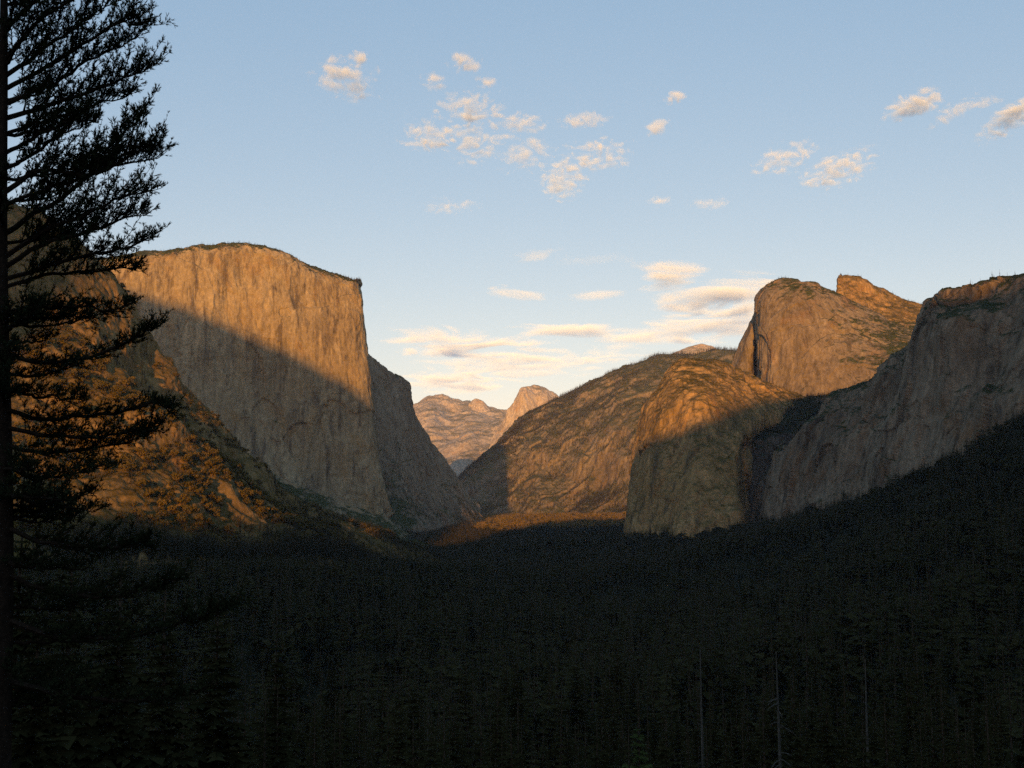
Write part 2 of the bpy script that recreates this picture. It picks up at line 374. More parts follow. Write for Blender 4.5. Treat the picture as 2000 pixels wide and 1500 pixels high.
cloudsrest_rows = [
    [(740, 985, 10400), (800, 985, 10400), (840, 985, 10300), (880, 985, 10300), (920, 985, 10300), (960, 985, 10300), (1010, 985, 10300), (1060, 985, 10300)],
    [(740, 905, 11600), (800, 905, 11600), (840, 900, 11500), (880, 895, 11600), (920, 890, 11500), (960, 880, 11600), (1010, 870, 11600), (1060, 870, 11600)],
    [(740, 860, 12900), (800, 855, 12800), (840, 848, 12700), (880, 845, 12900), (920, 842, 12700), (960, 836, 12800), (1010, 830, 12900), (1060, 830, 12900)],
    [(740, 835, 14000), (800, 812, 14000), (838, 800, 13900), (880, 806, 14200), (920, 806, 14000), (960, 812, 14200), (1010, 812, 14200), (1060, 812, 14200)],
    [(740, 830, 14700), (795, 801, 14800), (838, 779, 15000), (858, 775, 15000), (885, 783, 15100), (925, 785, 15100), (965, 797, 15200), (1060, 800, 15200)],
]
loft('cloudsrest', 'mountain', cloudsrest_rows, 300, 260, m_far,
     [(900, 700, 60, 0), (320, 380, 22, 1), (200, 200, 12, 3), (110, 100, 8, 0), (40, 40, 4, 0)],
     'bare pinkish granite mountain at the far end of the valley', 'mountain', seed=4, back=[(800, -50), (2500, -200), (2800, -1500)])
bump_rows = [
    [(905, 815, 14350), (925, 815, 14300), (945, 815, 14300), (965, 818, 14350)],
    [(912, 800, 14500), (926, 796, 14450), (943, 797, 14450), (960, 806, 14500)],
    [(920, 786, 14600), (929, 780, 14600), (940, 783, 14600), (952, 796, 14650)],
]
loft('knob', 'rock_knob', bump_rows, 60, 60, m_far, [(160, 160, 14, 0), (50, 50, 5, 0)],
     'small rounded granite knob on the far ridge left of the half dome', 'rock', seed=5, back=[(150, -20), (400, -250)])
halfdome_rows = [
    [(940, 960, 10500), (975, 960, 10300), (1000, 960, 10300), (1030, 960, 10300), (1060, 960, 10400), (1100, 960, 10500), (1150, 960, 10700), (1190, 960, 11300)],
    [(950, 885, 10900), (978, 880, 10750), (1000, 872, 10700), (1028, 868, 10700), (1058, 866, 10800), (1095, 866, 10900), (1140, 860, 11000), (1175, 860, 11500)],
    [(968, 845, 11150), (984, 838, 11000), (1002, 832, 10950), (1026, 828, 10900), (1050, 826, 11000), (1085, 822, 11080), (1125, 822, 11150), (1150, 830, 11600)],
    [(985, 822, 11250), (992, 806, 11120), (1006, 800, 11050), (1024, 797, 11000), (1046, 796, 11080), (1075, 790, 11150), (1105, 792, 11250), (1130, 812, 11600)],
    [(990, 806, 11350), (1004, 790, 11200), (1012, 778, 11100), (1024, 774, 11050), (1044, 774, 11150), (1068, 770, 11250), (1092, 778, 11350), (1112, 792, 11600)],
    [(996, 800, 11450), (1011, 778, 11250), (1017, 763, 11150), (1026, 758, 11150), (1044, 758, 11280), (1062, 760, 11380), (1082, 769, 11450), (1102, 784, 11600)],
    [(1002, 800, 11600), (1014, 774, 11350), (1019, 759, 11250), (1028, 755, 11250), (1044, 754, 11400), (1060, 757, 11480), (1080, 767, 11550), (1098, 781, 11650)],
]
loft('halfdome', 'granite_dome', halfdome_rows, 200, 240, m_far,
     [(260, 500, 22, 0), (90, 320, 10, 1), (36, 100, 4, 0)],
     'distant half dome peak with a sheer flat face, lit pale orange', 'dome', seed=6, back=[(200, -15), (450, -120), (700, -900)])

sentinel_rows = [
    [(840, 1030, 5300), (880, 1028, 5200), (930, 1026, 5150), (985, 1024, 5100), (1045, 1022, 5050), (1100, 1022, 5000), (1160, 1022, 4950), (1240, 1022, 4900), (1320, 1024, 4850), (1400, 1026, 4850), (1480, 1030, 4850), (1560, 1030, 4850)],
    [(850, 1005, 5450), (888, 1000, 5400), (935, 990, 5320), (985, 978, 5280), (1045, 975, 5250), (1100, 978, 5200), (1160, 980, 5150), (1240, 985, 5080), (1320, 985, 5050), (1400, 985, 5050), (1480, 985, 5050), (1560, 985, 5050)],
    [(855, 985, 5600), (895, 965, 5540), (940, 940, 5480), (985, 925, 5450), (1045, 930, 5450), (1100, 945, 5400), (1160, 950, 5330), (1240, 945, 5260), (1320, 945, 5230), (1400, 945, 5230), (1480, 945, 5230), (1560, 945, 5230)],
    [(860, 972, 5700), (900, 945, 5640), (942, 910, 5600), (986, 882, 5560), (1045, 880, 5560), (1100, 885, 5560), (1160, 880, 5480), (1240, 870, 5420), (1320, 870, 5400), (1400, 870, 5400), (1480, 870, 5400), (1560, 870, 5400)],
    [(862, 965, 5760), (902, 938, 5720), (942, 897, 5700), (987, 856, 5680), (1043, 838, 5800), (1098, 828, 5820), (1158, 815, 5780), (1240, 800, 5680), (1320, 800, 5650), (1400, 795, 5650), (1480, 795, 5650), (1560, 795, 5650)],
    [(864, 962, 5800), (904, 935, 5780), (942, 894, 5770), (987, 850, 5760), (1041, 812, 6050), (1095, 790, 6200), (1155, 765, 6250), (1240, 745, 6150), (1320, 740, 6100), (1400, 735, 6100), (1480, 730, 6100), (1560, 735, 6100)],
    [(865, 961, 5840), (905, 934, 5840), (943, 893, 5830), (988, 848, 5820), (1040, 803, 6200), (1090, 777, 6500), (1150, 745, 6700), (1240, 714, 6800), (1320, 696, 6900), (1400, 690, 6900), (1480, 684, 6900), (1560, 690, 6900)],
]
sentinel_rows = [[(a, b, d + float(np.interp(a, [840, 985, 1240, 1560], [1850, 1850, 1100, 900]))) for a, b, d in r] for r in sentinel_rows]
loft('sentinel', 'wooded_mountainside', sentinel_rows, 560, 420, m_wood,
     [(500, 600, 44, 0), (190, 600, 18, 1), (120, 260, 10, 3), (60, 160, 3, 0), (20, 26, 2.6, 0)],
     'wooded mountainside with sunlit rock faces across the middle of the valley', 'mountainside', seed=7,
     back=[(400, 15), (1200, 0), (1500, -900)])
sdome_rows = [
    [(1290, 705, 7300), (1325, 706, 7200), (1365, 708, 7150), (1400, 708, 7200), (1440, 706, 7300)],
    [(1310, 694, 7450), (1335, 687, 7380), (1367, 684, 7350), (1396, 687, 7400), (1425, 696, 7500)],
    [(1320, 689, 7550), (1342, 678, 7500), (1367, 672, 7480), (1391, 677, 7520), (1415, 690, 7600)],
]
sdome_rows = [[(a, b, d + 1300) for a, b, d in r] for r in sdome_rows]
loft('sdome', 'granite_dome', sdome_rows, 110, 80, m_far, [(120, 120, 8, 0), (40, 40, 3, 0), (15, 15, 1.2, 0)],
     'low bald granite dome on the wooded skyline', 'dome', seed=8, back=[(150, -2), (350, -60), (450, -250)])

lower_rows = [
    [(1222, 1075, 3050), (1230, 1068, 2560), (1262, 1068, 2450), (1310, 1068, 2390), (1355, 1068, 2330), (1400, 1066, 2330), (1428, 1064, 2330), (1440, 1060, 2420), (1500, 1055, 2620)],
    [(1230, 1000, 3080), (1238, 990, 2620), (1268, 985, 2510), (1315, 980, 2450), (1358, 975, 2390), (1402, 972, 2400), (1428, 968, 2410), (1440, 966, 2520), (1490, 960, 2720)],
    [(1238, 930, 3120), (1246, 922, 2670), (1276, 912, 2560), (1322, 905, 2500), (1362, 898, 2440), (1406, 892, 2460), (1434, 886, 2480), (1448, 880, 2600), (1500, 870, 2780)],
    [(1247, 865, 3150), (1254, 855, 2710), (1284, 846, 2600), (1328, 838, 2550), (1368, 832, 2500), (1412, 836, 2540), (1450, 844, 2570), (1480, 850, 2700), (1525, 840, 2820)],
    [(1258, 818, 3180), (1264, 806, 2740), (1296, 790, 2640), (1336, 778, 2590), (1374, 776, 2560), (1420, 786, 2620), (1465, 802, 2690), (1510, 812, 2780), (1560, 812, 2880)],
    [(1284, 775, 3200), (1288, 764, 2790), (1308, 750, 2710), (1340, 738, 2680), (1380, 740, 2680), (1428, 752, 2740), (1475, 766, 2810), (1530, 780, 2890), (1590, 785, 2960)],
    [(1304, 742, 3220), (1307, 730, 2850), (1318, 722, 2790), (1346, 714, 2770), (1388, 718, 2780), (1434, 734, 2840), (1480, 750, 2900), (1538, 768, 2960), (1600, 776, 3010)],
    [(1318, 724, 3240), (1323, 714, 2900), (1332, 708, 2860), (1352, 706, 2850), (1392, 710, 2870), (1438, 726, 2920), (1484, 744, 2970), (1544, 762, 3000), (1606, 772, 3040)],
]
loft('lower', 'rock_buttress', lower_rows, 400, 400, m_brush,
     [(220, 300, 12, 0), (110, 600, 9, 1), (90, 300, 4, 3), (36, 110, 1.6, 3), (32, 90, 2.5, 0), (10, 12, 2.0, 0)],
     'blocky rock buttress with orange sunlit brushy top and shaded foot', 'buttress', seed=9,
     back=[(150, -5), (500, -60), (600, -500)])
slab_rows = [
    [(1400, 800, 3350), (1425, 800, 3300), (1468, 800, 3270), (1474, 800, 3380), (1495, 800, 3450)],
    [(1420, 740, 3380), (1436, 738, 3330), (1466, 745, 3290), (1472, 745, 3400), (1495, 745, 3460)],
    [(1436, 690, 3400), (1447, 688, 3350), (1467, 690, 3310), (1472, 690, 3420), (1495, 690, 3470)],
    [(1452, 650, 3420), (1459, 645, 3370), (1470, 640, 3340), (1474, 645, 3430), (1495, 645, 3480)],
    [(1468, 622, 3430), (1472, 616, 3400), (1478, 610, 3380), (1481, 614, 3440), (1495, 612, 3480)],
]
loft('slab', 'rock_slab', slab_rows, 90, 130, m_wall, [(90, 200, 8, 0), (30, 80, 3.5, 1), (10, 20, 1.2, 0)],
     'leaning rock slab beside the dark chimney left of the big rounded face', 'rock', seed=10, back=[(60, -5), (150, -120), (200, -500)])
middle_rows = [
    [(1470, 830, 3500), (1478, 830, 3090), (1530, 830, 2990), (1600, 830, 2930), (1670, 830, 2880), (1730, 830, 2850), (1790, 830, 2830), (1850, 830, 2830)],
    [(1474, 745, 3520), (1480, 742, 3130), (1530, 750, 3030), (1600, 755, 2970), (1668, 752, 2930), (1728, 745, 2900), (1788, 735, 2880), (1850, 740, 2880)],
    [(1476, 690, 3540), (1481, 686, 3150), (1528, 690, 3060), (1596, 695, 3010), (1662, 698, 2990), (1722, 700, 2980), (1784, 698, 2960), (1850, 700, 2960)],
    [(1478, 635, 3560), (1483, 630, 3170), (1526, 630, 3090), (1590, 638, 3060), (1652, 650, 3060), (1714, 660, 3070), (1780, 668, 3060), (1850, 675, 3060)],
    [(1481, 590, 3580), (1487, 584, 3190), (1526, 580, 3130), (1584, 592, 3110), (1642, 610, 3130), (1704, 630, 3160), (1772, 648, 3160), (1850, 655, 3160)],
    [(1492, 570, 3590), (1500, 563, 3220), (1530, 554, 3180), (1580, 562, 3170), (1634, 582, 3200), (1698, 610, 3240), (1766, 636, 3240), (1850, 645, 3240)],
    [(1500, 566, 3590), (1508, 557, 3280), (1531, 548, 3240), (1578, 557, 3240), (1630, 576, 3270), (1694, 604, 3310), (1764, 632, 3310), (1850, 640, 3310)],
]
loft('middle', 'granite_cliff', middle_rows, 420, 380, m_wall,
     [(260, 420, 14, 0), (110, 300, 5, 3), (45, 110, 2.4, 3), (80, 420, 4, 2), (12, 24, 1.5, 0)],
     'big rounded brown rock face in dim orange light right of the dark chimney', 'cliff', seed=11, back=[(150, -10), (300, -60), (400, -500)])
higher_rows = [
    [(1640, 720, 3750), (1637, 720, 3420), (1680, 720, 3330), (1730, 720, 3290), (1790, 720, 3260), (1850, 720, 3260)],
    [(1641, 640, 3780), (1637, 636, 3500), (1680, 640, 3430), (1730, 650, 3400), (1790, 660, 3380), (1850, 665, 3380)],
    [(1643, 585, 3800), (1638, 578, 3540), (1676, 595, 3510), (1728, 612, 3500), (1788, 630, 3490), (1850, 640, 3490)],
    [(1645, 555, 3800), (1638, 548, 3560), (1668, 562, 3560), (1722, 582, 3570), (1780, 602, 3580), (1850, 625, 3580)],
    [(1648, 545, 3800), (1641, 540, 3600), (1664, 541, 3620), (1716, 560, 3640), (1774, 585, 3650), (1850, 612, 3650)],
]
loft('higher', 'rock_peak', higher_rows, 240, 220, m_brush,
     [(160, 160, 10, 0), (60, 80, 4, 0), (24, 34, 2.2, 0), (9, 11, 1.4, 0)],
     'brushy rock peak with a notched left edge behind the rounded face', 'peak', seed=12, back=[(80, -8), (250, -120), (300, -600)])
right_rows = [
    [(1480, 1060, 2200), (1545, 1050, 2100), (1620, 1030, 2000), (1690, 1015, 1900), (1745, 1005, 1820), (1785, 995, 1760), (1815, 985, 1720), (1860, 965, 1660), (1920, 940, 1600), (1985, 910, 1540), (2060, 880, 1480), (2180, 860, 1440)],
    [(1482, 990, 2260), (1550, 972, 2170), (1630, 945, 2080), (1695, 928, 2000), (1748, 915, 1930), (1787, 902, 1880), (1816, 890, 1840), (1858, 868, 1780), (1915, 838, 1710), (1978, 800, 1640), (2050, 760, 1580), (2180, 740, 1540)],
    [(1490, 925, 2310), (1556, 895, 2220), (1634, 865, 2140), (1698, 850, 2060), (1750, 838, 2000), (1788, 828, 1950), (1816, 816, 1910), (1856, 798, 1850), (1912, 775, 1780), (1974, 745, 1710), (2048, 710, 1650), (2180, 690, 1600)],
    [(1500, 878, 2400), (1562, 838, 2320), (1638, 800, 2240), (1702, 782, 2160), (1752, 765, 2080), (1789, 750, 2020), (1817, 738, 1975), (1854, 725, 1915), (1910, 712, 1850), (1972, 690, 1780), (2046, 660, 1720), (2180, 640, 1680)],
    [(1508, 870, 2460), (1570, 818, 2400), (1640, 775, 2330), (1702, 746, 2250), (1752, 705, 2150), (1788, 672, 2080), (1816, 645, 2030), (1852, 640, 1970), (1906, 640, 1910), (1968, 625, 1850), (2042, 600, 1790), (2180, 580, 1750)],
    [(1514, 866, 2520), (1576, 812, 2480), (1644, 766, 2420), (1704, 736, 2330), (1752, 690, 2220), (1786, 645, 2140), (1812, 600, 2090), (1848, 592, 2030), (1902, 590, 1970), (1962, 572, 1910), (2036, 550, 1860), (2180, 530, 1820)],
    [(1518, 864, 2560), (1580, 810, 2530), (1646, 764, 2470), (1705, 733, 2380), (1752, 685, 2260), (1785, 638, 2180), (1815, 583, 2130), (1838, 573, 2090), (1898, 569, 2030), (1948, 556, 1980), (2020, 526, 1930), (2180, 500, 1890)],
]
right_rows = [[(a, b, c_[2] + (d - c_[2]) * (.5 if q_ < 5 else .62)) for (a, b, d), c_ in zip(r, right_rows[0])] for q_, r in enumerate(right_rows)]
right_rows = [[(r[0][0] + 12, r[0][1], r[0][2] + 420), (r[0][0] + 14, r[0][1], r[0][2] + 40)] + r[1:] for r in right_rows]
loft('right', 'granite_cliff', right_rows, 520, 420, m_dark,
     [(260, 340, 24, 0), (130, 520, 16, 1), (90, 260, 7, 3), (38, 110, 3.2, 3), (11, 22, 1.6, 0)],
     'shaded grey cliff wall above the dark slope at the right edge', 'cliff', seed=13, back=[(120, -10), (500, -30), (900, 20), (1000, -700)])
hanging_rows = [
    [(1400, 1010, 2640), (1440, 1000, 2620), (1475, 990, 2610), (1510, 980, 2620), (1560, 960, 2650)],
    [(1400, 870, 2720), (1440, 865, 2700), (1475, 862, 2690), (1510, 860, 2690), (1560, 850, 2700)],
    [(1400, 850, 2780), (1440, 842, 2770), (1475, 835, 2770), (1520, 828, 2780), (1600, 800, 2800)],
    [(1400, 815, 2950), (1440, 805, 2940), (1480, 795, 2930), (1540, 785, 2930), (1640, 765, 2950)],
]
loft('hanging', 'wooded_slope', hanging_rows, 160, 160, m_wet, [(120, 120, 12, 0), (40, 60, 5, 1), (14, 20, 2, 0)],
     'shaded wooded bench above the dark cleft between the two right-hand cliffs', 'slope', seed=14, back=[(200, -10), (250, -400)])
spur_rows = [
    [(-250, 1150, 700), (-60, 1130, 850), (100, 1110, 1000), (220, 1105, 1150), (340, 1100, 1300), (450, 1100, 1450), (560, 1105, 1600), (660, 1110, 1800), (770, 1115, 2050), (870, 1120, 2250)],
    [(-250, 960, 900), (-70, 980, 1050), (85, 990, 1220), (205, 995, 1370), (320, 1000, 1500), (430, 1012, 1640), (540, 1030, 1790), (645, 1055, 1950), (755, 1085, 2130), (850, 1110, 2300)],
    [(-250, 780, 1150), (-75, 830, 1280), (75, 855, 1440), (190, 875, 1560), (305, 900, 1680), (412, 935, 1810), (520, 975, 1920), (628, 1020, 2040), (738, 1068, 2190), (836, 1104, 2330)],
    [(-250, 600, 1350), (-80, 660, 1460), (65, 710, 1580), (175, 750, 1690), (285, 800, 1800), (390, 860, 1910), (498, 925, 2010), (608, 990, 2110), (722, 1055, 2230), (824, 1100, 2350)],
    [(-250, 450, 1480), (-80, 500, 1590), (60, 545, 1700), (160, 610, 1800), (262, 700, 1890), (365, 785, 1990), (475, 875, 2080), (590, 968, 2160), (708, 1045, 2260), (815, 1097, 2370)],
    [(-250, 370, 1560), (-85, 395, 1670), (50, 425, 1780), (140, 490, 1870), (232, 585, 1960), (335, 715, 2040), (450, 830, 2120), (570, 948, 2190), (692, 1036, 2280), (806, 1094, 2380)],
    [(-250, 340, 1640), (-90, 370, 1750), (45, 402, 1840), (135, 470, 1930), (226, 560, 2010), (325, 695, 2080), (440, 818, 2150), (560, 940, 2210), (684, 1032, 2290), (800, 1092, 2390)],
]
sk = [t_ / c_[2] for t_, c_ in zip([1560, 1600, 1640, 1660, 1690, 1735, 1800, 1885, 1995, 2125], spur_rows[6])]
spur_rows = [[(a, b, d * k_) for (a, b, d), k_ in zip(r, sk)] for r in spur_rows]
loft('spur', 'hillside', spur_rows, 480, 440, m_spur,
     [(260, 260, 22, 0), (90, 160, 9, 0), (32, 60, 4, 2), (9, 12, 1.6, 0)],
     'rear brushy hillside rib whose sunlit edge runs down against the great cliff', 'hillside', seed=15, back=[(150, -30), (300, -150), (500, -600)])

front_rows = [
    [(-250, 1160, 620), (-60, 1140, 760), (100, 1120, 900), (200, 1112, 1030), (290, 1106, 1150), (380, 1104, 1280), (470, 1106, 1420), (560, 1110, 1560), (650, 1115, 1720), (740, 1120, 1900)],
    [(-250, 960, 800), (-70, 990, 930), (85, 1010, 1080), (190, 1015, 1200), (283, 1018, 1310), (372, 1024, 1430), (462, 1036, 1560), (553, 1055, 1680), (645, 1080, 1820), (737, 1104, 1960)],
    [(-250, 790, 1020), (-75, 850, 1130), (75, 890, 1260), (178, 905, 1370), (272, 918, 1470), (362, 938, 1580), (454, 970, 1690), (546, 1015, 1790), (640, 1060, 1900), (733, 1094, 2010)],
    [(-250, 650, 1200), (-80, 730, 1290), (62, 775, 1400), (165, 800, 1500), (260, 822, 1590), (352, 860, 1690), (446, 915, 1780), (539, 980, 1870), (635, 1042, 1960), (729, 1086, 2050)],
    [(-250, 540, 1320), (-80, 620, 1400), (60, 670, 1500), (155, 705, 1590), (248, 750, 1680), (343, 812, 1770), (438, 885, 1850), (532, 960, 1930), (630, 1032, 2010), (726, 1082, 2080)],
    [(-250, 490, 1380), (-80, 560, 1460), (58, 610, 1560), (150, 650, 1650), (240, 705, 1740), (336, 792, 1820), (432, 873, 1900), (527, 952, 1970), (626, 1027, 2040), (723, 1079, 2100)],
]
dy_ = [0, 0, 10, 30, 34, 24, 8, 0, 0, 0]
front_rows[4:6] = [[(a, b + w_, d) for (a, b, d), w_ in zip(r, dy_)] for r in front_rows[4:6]]
fk = [t_ / (c_[2] * .84) for t_, c_ in zip([1350, 1420, 1440, 1450, 1470, 1510, 1565, 1625, 1690, 1750], front_rows[4])]
front_rows = [[(a, b, d * .84 * k_) for (a, b, d), k_ in zip(r, fk)] for r in front_rows]
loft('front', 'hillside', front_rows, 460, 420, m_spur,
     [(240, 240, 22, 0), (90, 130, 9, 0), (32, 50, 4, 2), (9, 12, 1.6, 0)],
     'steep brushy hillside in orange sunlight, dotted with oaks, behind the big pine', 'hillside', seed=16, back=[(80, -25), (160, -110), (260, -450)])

# ridge behind the overlook: its notched crest shades the valley as in the photograph
EDGE = [(-200, 900, 900), (60, 930, 1200), (180, 990, 1230), (330, 1003, 1400), (420, 1010, 1520), (500, 1015, 1640), (580, 1015, 1850), (640, 1020, 2000),
        (240, 560, 3270), (300, 585, 3290), (400, 602, 3330), (470, 650, 3370), (540, 672, 3410), (610, 710, 3450), (670, 748, 3500), (715, 775, 3530),
        (1060, 1016, 5600), (1150, 1018, 5300),
        (1250, 880, 2700), (1300, 862, 2590), (1400, 815, 2620), (1480, 785, 2820), (1540, 770, 2950), (1600, 762, 2960), (1690, 735, 2930), (1745, 690, 2990), (1860, 585, 2060), (2050, 520, 1900)]
PERP = np.array([math.cos(SUN_AZ), -math.sin(SUN_AZ)]); FWD = np.array([math.sin(SUN_AZ), math.cos(SUN_AZ)])
RD = 2600.0                                     # metres behind the camera along the sun's bearing
tanel = math.tan(SUN_EL)
prof = []
for e in EDGE:
    p = at(*e); s = p[:2] @ PERP; t = p[:2] @ FWD
    prof.append((s, p[2] + (t + RD) * tanel))
prof.sort()
print('RIDGE', [(round(a_), round(b_)) for a_, b_ in prof])
PS = np.array([-9000, -5000, -3000, -1900] + [a for a, b in [(-1679, 0), (-1439, 0), (-1230, 0), (-1033, 0), (-962, 0), (-915, 0), (-872, 0), (-845, 0), (-780, 0), (-690, 0), (-600, 0), (-518, 0), (-488, 0), (-301, 0), (-18, 0), (110, 0), (306, 0), (450, 0), (625, 0), (724, 0)]] + [1200, 2500, 5000, 9000], float)
PZ = np.array([900, 1150, 1400, 1490, 1466, 1400, 1315, 1213, 1172, 1130, 1010, 760, 610, 555, 548, 552, 840, 912, 870, 905, 1028, 1085, 1010, 1120, 1230, 1150, 1050, 900], float)
sg = np.concatenate([np.linspace(-9000, -2000, 60), np.linspace(-1990, 1500, 500), np.linspace(1540, 9000, 60)])
crest = np.interp(sg, PS, PZ)
crest = crest + fbm(np.stack([sg / 60, 0 * sg, 0 * sg], -1), 4, 201) * 7
tv = np.array([-6500, -4500, -3300, -2900, -RD - 60, -RD, -RD + 60, -2300, -1900, -1500, -1100]); fz = np.array([0, .45, .8, .93, .992, 1, .992, .84, .5, .2, 0.0])
rt = np.concatenate([np.linspace(0, 5, 26), np.linspace(5, 10, 50)[1:]])
tt = np.interp(rt, np.arange(11), tv); ff = np.interp(rt, np.arange(11), fz)
SG, TT = np.meshgrid(sg, tt); ZZ = crest[None] * ff[:, None] - 20 * (1 - ff[:, None])
XY = SG[..., None] * PERP + TT[..., None] * FWD
RG = np.concatenate([XY, ZZ[..., None]], -1)
RG[..., 2] += fbm(RG / 180, 4, 203) * 22 * (1 - ff[:, None] ** 3)
o = link('mountain', mesh_np('mountain', RG.reshape(-1, 3), grid_faces(*RG.shape[:2]), m_wood))
tag(o, 'notched mountain ridge behind the overlook that shades the valley', kind='structure')

# ------------------------------------------------------------------ tree kit
def tube(pts, rad, sides=6):
    pts = np.asarray(pts, float); n = len(pts); rad = np.broadcast_to(rad, (n,))
    T = np.gradient(pts, axis=0); T /= np.linalg.norm(T, axis=1, keepdims=True) + 1e-9
    ref = np.where(np.abs(T[:, 2:3]) > 0.9, np.array([[1., 0, 0]]), np.array([[0, 0, 1.]]))
    A = np.cross(T, ref); A /= np.linalg.norm(A, axis=1, keepdims=True) + 1e-9; B = np.cross(T, A)
    a = np.arange(sides) * 2 * math.pi / sides
    V = pts[:, None] + rad[:, None, None] * (np.cos(a)[None, :, None] * A[:, None] + np.sin(a)[None, :, None] * B[:, None])
    idx = np.arange(n * sides).reshape(n, sides); nx = np.roll(idx, -1, 1)
    F = np.stack([idx[:-1], nx[:-1], nx[1:], idx[1:]], -1).reshape(-1, 4)
    return V.reshape(-1, 3), F

class MB:
    def __init__(s): s.V = []; s.Q = []; s.T = []; s.n = 0
    def add(s, V, F):
        V = np.asarray(V, float); F = np.asarray(F)
        (s.Q if F.shape[1] == 4 else s.T).append(F + s.n); s.V.append(V); s.n += len(V)
    def mesh(s, name, mat, smooth=False):
        Fs = []
        if s.Q: Fs.append(np.concatenate(s.Q))
        if s.T: Fs.append(np.concatenate(s.T))
        return mesh_np(name, np.concatenate(s.V), Fs, mat, smooth)

def conifer(H, seed, whorls, per, width, base=0.12, tri=2, taper=1.0):
    """spire conifer: trunk and whorls of drooping, ragged sprays"""
    r = np.random.default_rng(seed)
    tr = MB(); z = np.linspace(0, H, 9)
    lean = np.stack([np.sin(z / H * 2 + seed) * H * 0.006, np.cos(z / H * 2.6 + seed) * H * 0.006, z], -1)
    tr.add(*tube(lean, H * 0.013 * (1.08 - z / H), 6))
    cr = MB()
    for k in range(whorls):
        f = (k + r.uniform(-.4, .4)) / (whorls - 1); f = min(max(f, 0), 1)
        zz = H * (base + (0.985 - base) * f)
        L = width * H * ((1 - f) ** taper * 0.95 + 0.035) * r.uniform(0.72, 1.15)
        if f < 0.12: L *= 0.75
        m = max(4, int(per * (0.6 + 0.5 * (1 - f))))
        ph = r.uniform(0, 6.28)
        for q in range(m):
            if r.random() < 0.10: continue
            a = ph + 6.283 * q / m + r.uniform(-.35, .35); l = L * r.uniform(0.6, 1.15)
            d = np.array([math.cos(a), math.sin(a), 0]); sd = np.array([-d[1], d[0], 0])
            droop = -l * r.uniform(0.12, 0.42) + l * 0.25 * f
            p0 = np.array([0, 0, zz]); w = l * r.uniform(0.20, 0.34)
            tip = p0 + d * l + [0, 0, droop]
            mid = p0 + d * l * 0.55 + [0, 0, droop * 0.35]
            if tri == 1:
                cr.add([p0 + [0, 0, l * .1], mid - sd * w + [0, 0, -l * .16], tip, mid + sd * w + [0, 0, -l * .16]], [[0, 1, 2, 3]])
            else:
                for s_ in range(3):                                  # sprays along the bough
                    g = (0.25, 0.55, 0.85)[s_]; b0 = p0 + d * l * (g - .25) + [0, 0, droop * (g - .25)]; e = p0 + d * l * min(1.05, g + .25) + [0, 0, droop * (g + .2)]
                    ww = w * (1.15 - .5 * g) * r.uniform(.7, 1.2); dz = -l * r.uniform(.06, .2)
                    c_ = (b0 + e) / 2
                    cr.add([b0, c_ - sd * ww + d * l * .12 + [0, 0, dz], e], [[0, 1, 2]])
                    cr.add([b0, e, c_ + sd * ww + d * l * .12 + [0, 0, dz]], [[0, 1, 2]])
                    cr.add([b0 + [0, 0, l * .07], c_ + [0, 0, -l * r.uniform(.10, .26)] + sd * r.uniform(-.3, .3) * ww, e + [0, 0, l * .03]], [[0, 1, 2]])
    return tr, cr

def broadleaf(H, W, seed, n, leaf, trunk_h=0.28):
    """round-crowned oak: short forked trunk, crown of leaf clumps over uneven lobes"""
    r = np.random.default_rng(seed)
    tr = MB(); z = np.linspace(0, H * 0.5, 6)
    tr.add(*tube(np.stack([0.03 * H * np.sin(z), 0 * z, z], -1), H * 0.028 * (1.2 - z / H), 6))
    for q in range(4):
        a = q * 1.6 + r.uniform(-.4, .4); u = np.linspace(0, 1, 5)[:, None]
        tr.add(*tube(np.array([0, 0, H * trunk_h]) + u * np.array([math.cos(a) * W * .33, math.sin(a) * W * .33, H * .42]), H * 0.014 * (1.1 - u[:, 0]), 5))
    cr = MB()
    lobes = [(np.array([0, 0, H * .66]), W * .36)]
    for q in range(7):
        a = q * 0.9 + r.uniform(-.3, .3); lobes.append((np.array([math.cos(a) * W * .3, math.sin(a) * W * .3, H * r.uniform(.42, .78)]), W * r.uniform(.17, .27)))
    for q in range(n):
        c0, rad = lobes[r.integers(len(lobes))]
        d = r.normal(size=3); d /= np.linalg.norm(d); p = c0 + d * rad * r.uniform(.72, 1.08) * np.array([1, 1, .85])
        t1 = r.normal(size=3); t1 -= d * (t1 @ d) * .6; t1 /= np.linalg.norm(t1); t2 = np.cross(d, t1)
        s_ = leaf * r.uniform(.6, 1.3)
        cr.add([p - t1 * s_, p + t2 * s_ * .7 + d * s_ * .3, p + t1 * s_, p - t2 * s_ * .7 - d * s_ * .2], [[0, 1, 2, 3]])
    return tr, cr

